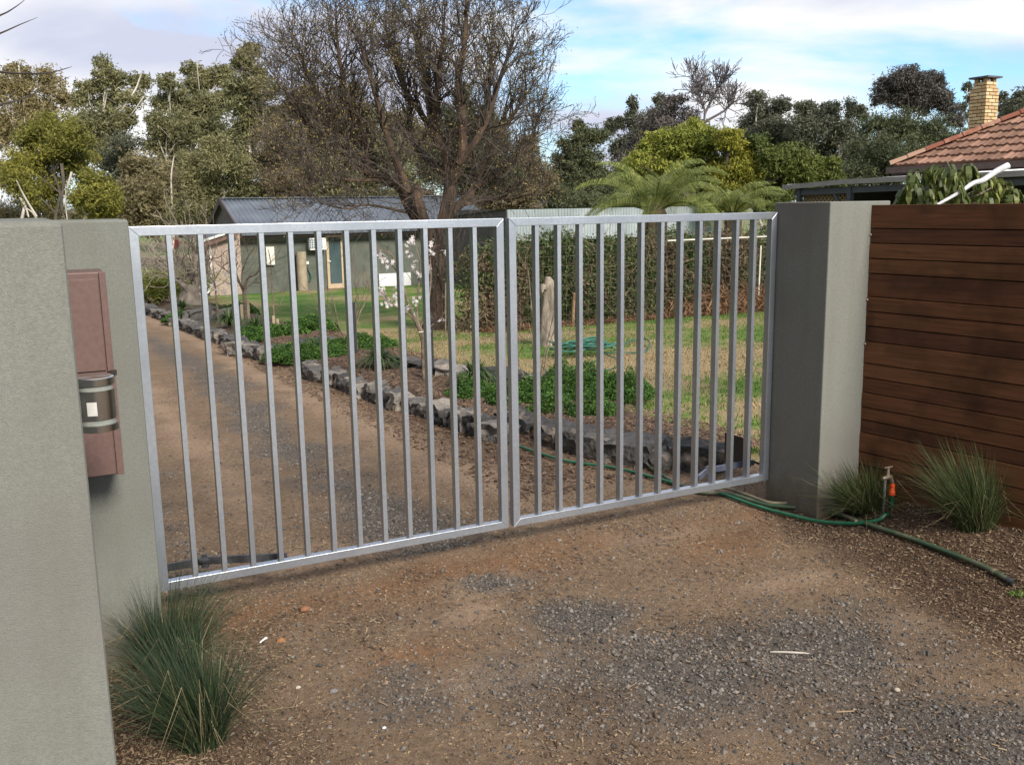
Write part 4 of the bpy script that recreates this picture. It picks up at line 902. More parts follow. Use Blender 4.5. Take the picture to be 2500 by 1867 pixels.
for s_, nm, mt in ((sel, 'leaf', hg), (~sel, 'dead_leaf', hb)):
    k = int(s_.sum()); mb = MB(); T = np.stack([x_[s_], y_[s_], z_[s_]], 1); scatter(mb, LEAF_V, LEAF_F, rot_rand(k, None, rH), rH.uniform(.03, .075, k) * (1 if nm == 'leaf' else 1.2), T); part(nm, mb, mt, hedge, kind='stuff')
mb = MB()
x_, y_, z_, q = hedge_pts(1700)
for a, b, c in zip(x_, y_, z_):
    d = rH.normal(0, 1, 3); d[1] *= .3; L_ = rH.uniform(.15, .5); mb.tube([(a, b - .08, c), np.array([a, b - .1, c]) + d * L_ * .3 + rH.normal(0, .03, 3), np.array([a, b - .06, c]) + d * L_ * .55], [.006, .005, .003], 3, cap=False)
part('vine_stem', mb, mat('vine_brown', (.06, .042, .026), (.16, .115, .07), 5, .9, isl=.8), hedge, kind='stuff')
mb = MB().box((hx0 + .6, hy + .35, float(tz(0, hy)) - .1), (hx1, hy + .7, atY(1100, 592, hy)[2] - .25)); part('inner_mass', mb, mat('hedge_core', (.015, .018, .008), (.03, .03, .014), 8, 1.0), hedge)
# red-brown dead fern heap at the hedge foot
mb = MB(); k = 9000; c = G(1690, 752); T = np.stack([c[0] + rH.normal(0, .75, k), hy - .35 + rH.normal(0, .12, k), tz(0, hy) + np.abs(rH.normal(0, .20, k))], 1); scatter(mb, [(-.5, 0, 0), (0, -.05, .03), (.5, 0, 0), (0, .05, .03)], LEAF_F, rot_rand(k, None, rH), rH.uniform(.08, .26, k), T)
struct('dead_bracken', mb, mat('rust_leaf', (.10, .052, .025), (.27, .155, .085), 3, .9, isl=1.0, lo=0, hi=1), 'stuff', label='rust brown dead fronds heaped at the foot of the hedge')
mb = MB(); k = 14000; T = np.stack([rH.uniform(4.6, 12, k), hy - .32 + rH.normal(0, .1, k), tz(0, hy) + np.abs(rH.normal(0, .05, k))], 1); scatter(mb, [(-.5, 0, 0), (0, -.06, .03), (.5, 0, 0), (0, .06, .03)], LEAF_F, rot_rand(k, .5, rH), rH.uniform(.05, .14, k), T)
struct('leaf_litter', mb, MATS['rust_leaf'], 'stuff', label='rusty leaf litter along the base of the hedge')
wf = thing('wire_fence', 'light wire mesh fence in front of the hedge', 'fence', (5.0, hy - .32, tz(0, hy))); wy = hy - .34
wz0 = float(tz(0, hy)); wz1 = atY(1650, 588, wy)[2]; wire = mat('rusty_wire', (.13, .11, .08), (.22, .19, .14), 10, .7, metal=.2)
mb = MB()
for k in range(9): z = wz0 + .06 + k * (wz1 - wz0 - .08) / 8; mb.beam((5.3, wy, z), (13.2, wy, z), .0026, .0026)
part('horizontal_wire', mb, wire, wf, kind='stuff')
mb = MB()
for k in range(53): x_ = 5.3 + k * .15; mb.beam((x_, wy, wz0), (x_, wy, wz1), .0022, .0022, up=(0, 1, 0))
part('vertical_wire', mb, wire, wf, kind='stuff')
wp = mat('white_pipe', (.55, .53, .47), (.68, .66, .60), 8, .6)
part('top_rail', MB().beam((8.3, wy - .01, wz1 + .01), (13.2, wy - .01, wz1 + .03), .022, .022), wp, wf)
for pxx, mt, r0, t in ((1849, wp, .016, 600), (1398, mat('brown_post', (.16, .09, .05), (.28, .18, .10), 10, .9), .028, 715), (1086, MATS.get('rusty_wire'), .013, 690), (1655, wire, .012, 590)):
    p0 = atY(pxx, 780, wy - .03); zt3 = atY(pxx, t, wy)[2]; part('post', MB().tube([(p0[0], wy - .03, wz0 - .1), (p0[0] + .03, wy - .03, zt3)], r0, 7), mt, wf)

# ================================================================== PALM
pD = 20.5
pc = at(1598, 515, pD); pbz = float(tz(pc[0], pc[1]))
palm = thing('palm_tree', 'feathery arching palm behind the hedge and right gate leaf', 'palm tree', (pc[0], pc[1], pbz))
part('trunk', MB().tube([(pc[0], pc[1], pbz), (pc[0], pc[1], pc[2] - .1), (pc[0], pc[1], pc[2] + .2)], [.26, .28, .15], 10), mat('palm_trunk', (.07, .05, .03), (.16, .12, .08), 14, .95, bump=1, bscale=20), palm)
pmG = mat('palm_leaflet', (.075, .11, .022), (.38, .39, .11), 2.5, .5, isl=.9, lo=.05, hi=1, transl=.35, c3=(.19, .225, .055))
rP = np.random.default_rng(21)
def frond(az, el, Lf, droop, name='frond'):
    mb = MB(); K = 30; t = np.linspace(0, 1, K); dirh = np.array([math.cos(az), math.sin(az), 0]); P = []
    p = np.array([pc[0], pc[1], pc[2]]) + dirh * .12; e = el
    for i in range(K):
        P.append(p.copy()); e = el - droop * (i / K) ** 1.3; p = p + (dirh * math.cos(e) + np.array([0, 0, math.sin(e)])) * Lf / K
    P = np.array(P); mb.tube(P[::3], np.linspace(.022, .005, len(P[::3])), 4, cap=False)
    T = np.gradient(P, axis=0); T /= np.linalg.norm(T, axis=1)[:, None]; side = np.cross(T, [0, 0, 1]); side /= np.linalg.norm(side, axis=1)[:, None]; upv = np.cross(side, T)
    V = []; F = []; n0 = 0
    for i in range(3, K - 1):
        for f_ in (0, .5):
            q = P[i] * (1 - f_) + P[i + 1] * f_
            for sgn in (-1, 1):
                ll = Lf * .29 * math.sin(math.pi * min(1, (i + f_) / K * .93 + .06)) ** .6 * rP.uniform(.85, 1.1)
                d = side[i] * sgn * .78 + T[i] * .5 + upv[i] * .38; d /= np.linalg.norm(d); m_ = q + d * ll * .55; tip = q + d * ll + np.array([0, 0, -.55 * ll])
                wv = T[i] * .0065
                V += [q - wv * .6, q + wv * .6, m_ + wv, tip, m_ - wv]; F += [(n0, n0 + 1, n0 + 2, n0 + 4), (n0 + 4, n0 + 2, n0 + 3)]; n0 += 5
    mb.add(V, F); part(name, mb, pmG, palm)
NF = 24
for k in range(NF):
    ring = k / NF; az = k * 2.399; frond(az, R_(80 - 68 * ring + rP.normal(0, 4)), rP.uniform(1.45, 1.9), R_(80 + 25 * rP.random()))
# second palm to the right, smaller
pc = at(1790, 520, 22.0); palm2_b = float(tz(pc[0], pc[1]))
palm = thing('palm_tree', 'smaller palm partly hidden beside the right gate pillar', 'palm tree', (pc[0], pc[1], palm2_b))
part('trunk', MB().tube([(pc[0], pc[1], palm2_b), (pc[0], pc[1], pc[2])], [.2, .2], 8), MATS['palm_trunk'], palm)
for k in range(20): frond(k * 2.399, R_(76 - 50 * k / 20 + rP.normal(0, 4)), rP.uniform(1.0, 1.35), R_(85 + 20 * rP.random()))

# ================================================================== COTTAGE
HY = 28.7
hz = lambda px, py, Y_=HY: atY(px, py, Y_)
rib = None
def corr_mat(name, c1, c2, axis='x', pitchm=.076, rough=.45, metal=.3):
    M = mat(name, c1, c2, 1.2, rough, metal=metal, big=(tuple(v * .75 for v in c1), .5, .45, .7)); return M
def corrugated(p00, p10, p01, nrm, pitch_=.12, amp=.022, name='sheet', along=0):
    """sheet spanned by p00->p10 (across ribs) and p00->p01 (along ribs), true corrugations"""
    p00, p10, p01, nrm = map(lambda v: np.array(v, float), (p00, p10, p01, nrm)); U = p10 - p00; W = p01 - p00; LU = np.linalg.norm(U); n_ = int(LU / pitch_ * 4); V = []; F = []
    for i in range(n_ + 1):
        s_ = i / n_; h_ = amp * (0, 1, 1, 0)[i % 4] if amp else 0
        V.append(p00 + U * s_ + nrm * h_); V.append(p00 + U * s_ + W + nrm * h_)
    for i in range(n_): F.append((2 * i, 2 * i + 2, 2 * i + 3, 2 * i + 1))
    return MB().add(V, F)
gnd = float(tz(0, HY)) - .05
xl = hz(586, 700)[0]; xr2 = hz(1075, 690)[0] + 2.0
eave_z = hz(700, 566, HY - .35)[2]; ridgeY = HY + 3.0; rz = atY(560, 486, ridgeY)[2]; rxl = atY(536, 486, ridgeY)[0]
house = thing('cottage', 'low grey green rendered cottage with a grey corrugated iron roof', 'house', (xl, HY, gnd))
wallM = mat('grey_green_render', (.078, .090, .074), (.11, .122, .10), 3, .95, bump=.3, bscale=30, big=((.16, .155, .125), .8, .5, .75))
pink = mat('pink_beige_render', (.33, .26, .215), (.39, .31, .26), 4, .95, bump=.3, bscale=30)
part('wall', MB().box((xl, HY, gnd - .3), (xr2, HY + .2, eave_z)), wallM, house)
part('wall', MB().box((rxl + .3, HY + .21, gnd - .3), (rxl + .5, ridgeY + 2.7, eave_z)), wallM, house)
roofM = corr_mat('grey_corrugated_roof', (.10, .118, .145), (.155, .175, .205))
xe = xr2 + .3; fe = HY - .38
part('roof_sheet', corrugated((rxl, fe, eave_z), (xe, fe, eave_z), (rxl, ridgeY, rz), (0, -.3, .95), .16, .028), roofM, house, label='front slope of the corrugated roof')
part('roof_sheet', corrugated((rxl, 2 * ridgeY - fe, eave_z), (xe, 2 * ridgeY - fe, eave_z), (rxl, ridgeY, rz - .01), (0, .3, .95), .16, .028), roofM, house, label='rear slope of the corrugated roof')
part('ridge_cap', MB().beam((rxl - .03, ridgeY, rz + .03), (xe, ridgeY, rz + .03), .3, .03), roofM, house)
# gable end: barge boards and dark gable infill
brn = mat('brown_trim', (.055, .035, .030), (.08, .05, .042), 10, .7); wht = mat('white_trim', (.62, .61, .58), (.70, .69, .66), 10, .6)
part('gable', MB().add([(rxl + .12, fe + .3, eave_z), (rxl + .12, 2 * ridgeY - fe - .3, eave_z), (rxl + .12, ridgeY, rz - .12), (rxl + .2, fe + .3, eave_z), (rxl + .2, 2 * ridgeY - fe - .3, eave_z), (rxl + .2, ridgeY, rz - .12)], [(0, 1, 2), (5, 4, 3), (0, 3, 4, 1), (1, 4, 5, 2), (2, 5, 3, 0)]), mat('gable_grey', (.10, .09, .09), (.14, .125, .12), 6, .9), house)
for s_ in (fe, 2 * ridgeY - fe): part('barge_board', MB().beam((rxl - .01, s_, eave_z - .06), (rxl - .01, ridgeY, rz - .06), .04, .2), brn, house)
part('fascia', MB().box((xl - .1, fe - .02, eave_z - .17), (xe, fe + .01, eave_z - .01)), brn, house)
part('gutter', MB().box((rxl, fe - .12, eave_z - .09), (xe, fe - .025, eave_z + .01)), roofM, house)
# pink wing, in front at the left end
wy_ = HY - .5; wl = atY(512, 700, wy_)[0]
tL, tR = atY(510, 598, wy_)[2], atY(556, 588, wy_)[2]
part('wing_wall', MB().add([(wl, wy_, gnd - .3), (xl, wy_, gnd - .3), (xl, wy_, tR + .25), (wl, wy_, tL), (wl, HY + 1.5, gnd - .3), (xl, HY + 1.5, gnd - .3), (xl, HY + 1.5, tR + .25), (wl, HY + 1.5, tL)], [(0, 1, 2, 3), (7, 6, 5, 4), (4, 0, 3, 7), (1, 5, 6, 2), (3, 2, 6, 7)]), pink, house, label='pinkish beige side wall of the cottage')
part('wing_fascia', MB().beam((wl - .15, wy_ - .22, tL + .02), (xl - .1, wy_ - .22, tR + .25), .04, .16), mat('brown_fascia', (.12, .065, .055), (.15, .085, .07), 10, .7), house)
part('wing_gutter', MB().beam((wl - .2, wy_ - .27, tL + .13), (xl - .1, wy_ - .27, tR + .36), .08, .07), wht, house)
part('wing_roof', MB().add([(wl - .2, wy_ - .2, tL + .12), (xl, wy_ - .2, tR + .36), (xl, HY + 1.5, tR + .5), (wl - .2, HY + 1.5, tL + .3)], [(0, 1, 2, 3)]), roofM, house)
a = atY(512, 602, wy_ - .1); b = atY(517, 690, wy_ - .1); part('downpipe', MB().tube([a, b], .035, 8), wht, house); part('downpipe', MB().tube([atY(519, 695, wy_ - .15), atY(506, 716, wy_ - .3)], .04, 8), wht, house, label='short angled white drain pipe at the wall foot')
# dark verandah structure at far left of the wing
p0, p1 = atY(478, 640, wy_ + 1)[0], atY(500, 640, wy_ + 1)[0]
part('verandah_post', MB().box((p0 + .35, wy_ + .95, gnd - .2), (p1, wy_ + 1.2, atY(480, 585, wy_ + 1)[2])), mat('dark_grey_timber', (.06, .055, .055), (.10, .09, .09), 8, .9), house)
part('verandah_roof', MB().box((atY(462, 580, wy_ + .6)[0], wy_ + .6, atY(480, 584, wy_ + .6)[2]), (wl + .1, wy_ + 3, atY(480, 574, wy_ + .6)[2])), MATS['dark_grey_timber'], house)
part('side_wall', MB().box((p1, wy_ + 1.2, gnd - .2), (wl + .05, wy_ + 2.5, atY(480, 585, wy_ + 1)[2])), MATS['dark_grey_timber'], house)
# meter box, pipe, AC, door, gas heater, tap
def wbox(name, pa, pb, dep, mt, yy=HY, **k):
    A = hz(*pa, yy); B = hz(*pb, yy); return part(name, MB().box((A[0], yy - dep, B[2]), (B[0], yy - .004, A[2])), mt, house, **k)
cfp = lambda a, b: (500 + a / 3.403, 470 + b / 3.403)
mbx = wbox('meter_box', cfp(500, 452), cfp(578, 600), .12, mat('cream_metal', (.66, .64, .55), (.7, .68, .6), 10, .5), bevel=.01)
pcx = hz(*cfp(785, 600))[0]; part('concrete_pipe', MB().lathe([(.17, 0), (.17, hz(*cfp(785, 490))[2] - gnd + .1)], (pcx, HY - .30, gnd - .1), 18), mat('tan_concrete', (.26, .21, .15), (.36, .30, .22), 4, .95, bump=.5), house, smooth=False)
acb = wbox('air_conditioner', cfp(850, 378), cfp(990, 472), .32, wht)
A = hz(*cfp(862, 388), HY - .32); B = hz(*cfp(978, 462), HY - .32)
part('grille', MB().box((A[0], HY - .335, B[2]), (B[0], HY - .322, A[2])), mat('grille_blue', (.10, .14, .18), (.14, .18, .22), 8, .5), acb)
mb = MB()
for k in range(1, 6): x_ = A[0] + (B[0] - A[0]) * k / 6; mb.box((x_ - .008, HY - .345, B[2]), (x_ + .008, HY - .336, A[2]))
for k in range(1, 4): z = B[2] + (A[2] - B[2]) * k / 4; mb.box((A[0], HY - .343, z - .006), (B[0], HY - .3365, z + .006))
part('grille_slats', mb, wht, acb)
A = hz(*cfp(1000, 350)); B = hz(*cfp(1162, 790)); tmb = mat('pale_timber_frame', (.40, .31, .20), (.48, .38, .26), 10, .7)
door = part('door', MB().box((A[0] + .08, HY - .03, B[2] + .02), (B[0] - .08, HY - .006, A[2] - .06)), mat('door_glass', (.045, .075, .085), (.08, .11, .12), 1.5, .12, spec=.8), house, label='frosted glass door with a pale timber frame')
mb = MB().box((A[0], HY - .06, B[2]), (A[0] + .09, HY - .004, A[2])).box((B[0] - .09, HY - .06, B[2]), (B[0], HY - .004, A[2])).box((A[0] + .09, HY - .06, B[2]), (B[0] - .09, HY - .004, B[2] + .16)).box((A[0] + .09, HY - .06, A[2] - .09), (B[0] - .09, HY - .004, A[2])); part('door_frame', mb, tmb, door)
part('handle', MB().box((A[0] + .03, HY - .1, (A[2] + B[2]) / 2), (A[0] + .13, HY - .062, (A[2] + B[2]) / 2 + .03)), wht, door)
A = hz(*cfp(1185, 790)); part('door_step', MB().box((hz(*cfp(985, 790))[0], HY - .3, gnd - .05), (hz(*cfp(1180, 790))[0], HY - .004, hz(*cfp(1100, 795))[2])), mat('step_brick', (.16, .08, .06), (.22, .12, .09), 10, .9), house)
wbox('wall_tap_box', cfp(838, 572), cfp(862, 596), .05, wht)
wbox('white_panel', cfp(1438, 676), cfp(1705, 790), .12, mat('white_panel_paint', (.62, .62, .64), (.7, .7, .72), 5, .5), label='white rectangular panel leaning against the cottage wall')
A = hz(*cfp(845, 610)); P = bezier([A + [0, -.05, 0], hz(*cfp(870, 680)) + [0, -.05, 0], hz(*cfp(865, 740)) + [0, -.05, 0], hz(*cfp(880, 700)) + [0, -.08, 0], hz(*cfp(855, 640)) + [0, -.06, 0]], 5)
solo('wall_hose', MB().tube(P, .014, 6), MATS['teal_hose'], 'short green hose hanging from the tap on the cottage wall', 'hose', A)
# darker rear part right of tree
part('rear_wall', MB().box((xr2, HY + .6, gnd - .4), (xr2 + 3.6, HY + .8, eave_z - .1)), MATS['dark_grey_timber'], house)
part('rear_roof', corrugated((xr2 + .31, HY + .2, eave_z - .12), (xr2 + 4.0, HY + .2, eave_z - .12), (xr2 + .31, ridgeY + 1, eave_z + .55), (0, -.2, .97), .16, .028), MATS['dark_grey_timber'], house)

# corrugated shed right of centre
SY = 21.0
a, b = atY(1238, 512, SY), atY(1660, 505, SY); zb3 = atY(1300, 588, SY)[2]
shed = thing('iron_shed', 'pale corrugated iron shed with a dark open front behind the hedge', 'shed', (a[0], SY, tz(0, SY)))
cm = corr_mat('pale_corrugated_iron', (.36, .41, .43), (.46, .51, .53))
part('corrugated_wall', corrugated((a[0], SY, zb3), (b[0] + 1.5, SY, zb3), (a[0], SY, a[2]), (0, -1, 0), .10, .022), cm, shed)
gz = float(tz(0, SY))
part('side_wall', MB().box((a[0] - .02, SY + .03, gz), (a[0] + .02, SY + 4, a[2])), MATS['dark_grey_timber'], shed)
part('rear_wall', MB().box((a[0] + .03, SY + 3.9, gz), (b[0] + 1.5, SY + 4, a[2] - .3)), bk, shed)  # near-black colour stands in for the shade inside the open front
part('roof', MB().add([(a[0] - .1, SY - .02, a[2] + .03), (b[0] + 1.5, SY - .02, a[2] + .03), (b[0] + 1.5, SY + 4, a[2] - .2), (a[0] - .1, SY + 4, a[2] - .2)], [(0, 1, 2, 3)]), cm, shed)
for k in range(4): xx = a[0] + .1 + k * (b[0] - a[0]) / 3; part('post', MB().box((xx, SY + .05, gz), (xx + .1, SY + .15, zb3 + .1)), MATS['dark_grey_timber'], shed)

# ================================================================== NEIGHBOUR HOUSE, RIGHT
NX, NYf, NZ = 15.9, 11.9, 2.45
nh = thing('neighbour_house', 'house with terracotta tiled hip roof beyond the timber fence', 'house', (NX, NYf, tz(NX, NYf)))
sl = math.tan(R_(29)); nlen = 9.0
pale_w = mat('pale_pink_wall', (.36, .30, .28), (.42, .35, .33), 5, .9); ngz = float(tz(0, 8))
part('wall', MB().box((NX + .55, NYf - nlen, ngz - .3), (NX + .75, NYf - .5, NZ - .12)), pale_w, nh); part('wall', MB().box((NX + .75, NYf - .7, ngz - .3), (NX + 8, NYf - .5, NZ - .12)), pale_w, nh)
part('eave_soffit', MB().box((NX + .05, NYf - nlen, NZ - .16), (NX + .54, NYf - .06, NZ - .13)), brn, nh)
part('gutter', MB().box((NX - .12, NYf - nlen, NZ - .14), (NX, NYf + .08, NZ - .005)), brn, nh)
part('fascia', MB().box((NX + .002, NYf - nlen, NZ - .20), (NX + .03, NYf, NZ - .01)), brn, nh)
R_h = 4.2     # run to ridge
def RP(s_, y_): return (NX + s_, y_, NZ + s_ * sl)
und = mat('roof_underlay', (.05, .028, .02), (.07, .035, .025), 8, .95)
mb = MB().add([RP(0, NYf), RP(0, NYf - nlen), RP(R_h, NYf - nlen), RP(R_h, NYf - R_h)], [(0, 1, 2, 3)])
mb.add([RP(0, NYf), RP(R_h, NYf - R_h), (NX + 2 * R_h, NYf, NZ)], [(0, 1, 2)]); mb.add([RP(R_h, NYf - R_h), RP(R_h, NYf - nlen), (NX + 2 * R_h, NYf - nlen, NZ), (NX + 2 * R_h, NYf, NZ)], [(0, 1, 2, 3)])
part('roof', mb, und, nh)
# terracotta tiles: wavy pan, each its own piece
tm = mat('terracotta_tile', (.15, .078, .050), (.30, .165, .112), 4, .85, rnd=.9, bump=.4, bscale=40, lo=.1, hi=.9, c3=(.225, .120, .078))
V = []; F = []; tw_, tl_ = .30, .40; prof = [0, .022, .035, .022, 0, .010, .012, .008, 0]
for i, h_ in enumerate(prof):
    yv = i / 8 * tw_
    V += [(0, -yv, h_ + .060), (tl_ * math.cos(R_(29)), -yv, h_ + .060 + tl_ * math.sin(R_(29)) - .052), (.035, -yv, h_ * .3 + .0)]
for i in range(8): F += [(3 * i, 3 * i + 3, 3 * i + 4, 3 * i + 1), (3 * i + 2, 3 * i + 5, 3 * i + 3, 3 * i)]
tile_me = MB().add(V, F).mesh('roof_tile'); tile_me.materials.append(tm)
gauge = .335
roof_obj = bpy.data.objects['roof']
for c_ in range(13):
    s_ = -.03 + c_ * gauge * math.cos(R_(29)); y0 = NYf - max(0, s_) - .02
    k = 0
    while y0 - k * tw_ > max(5.9, NYf - nlen) and k < 22:
        if c_ <= 9 or k > 0: piece('roof_tile', tile_me, nh, (NX + s_, y0 - k * tw_, NZ + s_ * sl + random.uniform(0, .004)), (0, random.uniform(-.006, .006), 0))
        k += 1
capm = mat('hip_cap_red', (.22, .075, .045), (.36, .22, .15), 6, .9, rnd=.9, c3=(.30, .12, .075)); L_c = .42
V = []; F = []
for e_ in (0, 1):
    for j in range(7): a = math.pi * j / 6; rad_ = (.115 if e_ == 0 else .095); V.append((e_ * L_c, rad_ * math.cos(a), rad_ * math.sin(a) * .85))
for j in range(6): F.append((j, j + 1, j + 8, j + 7))
F.append((0, 1, 2, 3, 4, 5, 6)); cap_me = MB().add(V, F).mesh('hip_cap'); cap_me.materials.append(capm)
hv = np.array([1, -1, sl]); hl = np.linalg.norm(hv); hv /= hl
for k in range(14):
    q = np.array([NX - .03, NYf + .03, NZ + .05]) + hv * k * .40; piece('hip_cap', cap_me, nh, q, (0, -math.asin(hv[2]), math.atan2(hv[1], hv[0])))
# chimney of cream bricks
chx, chy = at(2397, 320, 24.5)[:2]; cw = .47
chim = thing('chimney', 'cream brick chimney with dark slab cap on the tiled roof', 'chimney', (chx, chy, 3.0))
brM = mat('cream_brick', (.50, .34, .17), (.66, .49, .28), 5, .9, rnd=.8, bump=.3, bscale=60, c3=(.58, .41, .22)); mort = mat('brown_mortar', (.10, .06, .035), (.14, .09, .055), 12, .95)
ctop = 1.717 + (484 - 208) * 24.5 / CAM_F; cbot = 2.6; ch_ = .086; nC = int((ctop - cbot) / ch_)
part('mortar_core', MB().box((chx - cw / 2 + .014, chy - cw / 2 + .014, cbot), (chx + cw / 2 - .014, chy + cw / 2 - .014, ctop - 2 * ch_)), mort, chim)
bl, bd, bh = .230, .11, .066
bme = MB().box((-bl / 2, -bd / 2, 0), (bl / 2, bd / 2, bh)).mesh('brick'); bme.materials.append(brM)
for c_ in range(nC + 1):
    z = ctop - (c_ + 1) * ch_; w2 = (cw if c_ >= 2 else cw - .08) / 2 + .004; sh = (c_ % 2)
    if c_ == 0 or c_ == 1: part('mortar_core', MB().box((chx - w2 + .02, chy - w2 + .02, z), (chx + w2 - .02, chy + w2 - .02, z + ch_ - .001)), mort, chim)
    for fi, rz_ in enumerate((0, math.pi / 2, math.pi, -math.pi / 2)):
        ca, sa = math.cos(rz_), math.sin(rz_); full = 2 * w2; st = -w2 + (0 if (sh + fi) % 2 == 0 else bd + .010)
        t = st
        while t < w2 - .03:
            l_ = min(bl, w2 - t); cx_, cy_ = t + l_ / 2, -w2 + bd / 2 + .0; X_ = cx_ * ca - cy_ * sa; Y_ = cx_ * sa + cy_ * ca
            if l_ > .06: piece('brick', bme, chim, (chx + X_, chy + Y_, z), (0, 0, rz_), (l_ / bl * .97, 1, 1))
            t += l_ + .016
for sx in (-1, 1):
    for sy in (-1, 1): part('cap_brick', MB().box((chx + sx * .13 - .05, chy + sy * .13 - .05, ctop), (chx + sx * .13 + .05, chy + sy * .13 + .05, ctop + .075)), brM, chim)
part('cap_slab', MB().box((chx - .28, chy - .28, ctop + .076), (chx + .28, chy + .28, ctop + .12)), mat('dark_slab', (.07, .07, .08), (.11, .11, .12), 8, .9), chim)

# patio roof and lattice in front of neighbour house
PX = 13.0
pat = thing('patio_roof', 'low grey steel patio roof with lattice screen beyond the timber fence', 'patio roof', (PX, 12, 0))
gst = mat('grey_steel_trim', (.22, .215, .205), (.27, .26, .25), 6, .6); dst = mat('dark_blue_grey_post', (.045, .052, .065), (.06, .07, .085), 6, .6)
yA, yB, yC = atX(1911, 460, PX)[1], atX(2060, 445, PX)[1], atX(2440, 420, PX)[1]
zA, zB_, zC = atX(1911, 458, PX)[2], atX(2060, 444, PX)[2], atX(2440, 424, PX)[2]
part('fascia', MB().beam((PX, yA, zA), (PX, yB, zB_), .05, .10), gst, pat); part('fascia', MB().beam((PX, yB, zB_), (PX, yC - 2, zC), .05, .10), gst, pat)
part('roof_sheet', corrugated((PX + .03, yA, zA + .03), (PX + .03, yC - 2, zC + .03), (NX + .3, yA, zA + .20), (-.05, 0, 1), .2, .03), mat('translucent_white_sheet', (.62, .63, .62), (.72, .72, .7), 3, .4), pat)
for pxx in (1953, 2077): yy = atX(pxx, 480, PX + .1)[1]; part('post', MB().box((PX + .04, yy - .05, -.6), (PX + .14, yy + .05, zA - .02)), dst, pat)
part('beam', MB().beam((PX + .09, yA - .3, zA - .12), (PX + .09, yC - 2, zC - .12), .06, .12), dst, pat)
part('brace', MB().beam((PX + .09, atX(2020, 455, PX)[1], atX(2020, 455, PX)[2]), (PX + .09, atX(2045, 490, PX)[1], atX(2045, 490, PX)[2] - .1), .04, .06), dst, pat)
y1, y0 = atX(1962, 480, PX + .2)[1], atX(2068, 480, PX + .2)[1]; z1 = atX(2000, 468, PX + .2)[2]; z0 = z1 - 1.3; lat = mat('tan_lattice', (.27, .20, .10), (.34, .26, .14), 10, .8)
mb = MB(); st_ = .11; ext = z1 - z0
n_ = int((y1 - y0 + ext) / st_)
for k in range(n_):
    for sg in (1, -1):
        a0 = y0 - ext + k * st_ if sg == 1 else y0 + k * st_
        # clip line to panel
        pA = np.array([a0, z0]); pB = np.array([a0 + sg * ext, z1]); ts = [0, 1]
        for lim, cmpf in ((y0, 1), (y1, -1)):
            for e_ in (0, 1): pass
        tA, tB = 0.0, 1.0; dy = pB[0] - pA[0]
        tl0, tl1 = sorted(((y0 - pA[0]) / dy, (y1 - pA[0]) / dy)); tA, tB = max(tA, tl0), min(tB, tl1)
        if tB - tA > .02: qa, qb = pA + (pB - pA) * tA, pA + (pB - pA) * tB; mb.beam((PX + .2 + .006 * sg, qa[0], qa[1]), (PX + .2 + .006 * sg, qb[0], qb[1]), .035, .008, up=(1, 0, 0))
part('lattice', mb, lat, pat, kind='stuff')
part('lattice_frame', MB().beam((PX + .2, y0, z1 + .02), (PX + .2, y1, z1 + .02), .05, .05), lat, pat)
part('patio_shade_sheet', MB().box((PX + 1.6, yC - 2, -.9), (PX + 1.7, yA + 1.0, 2.02)), bk, pat)  # near-black sheet stands in for the shade under the patio roof

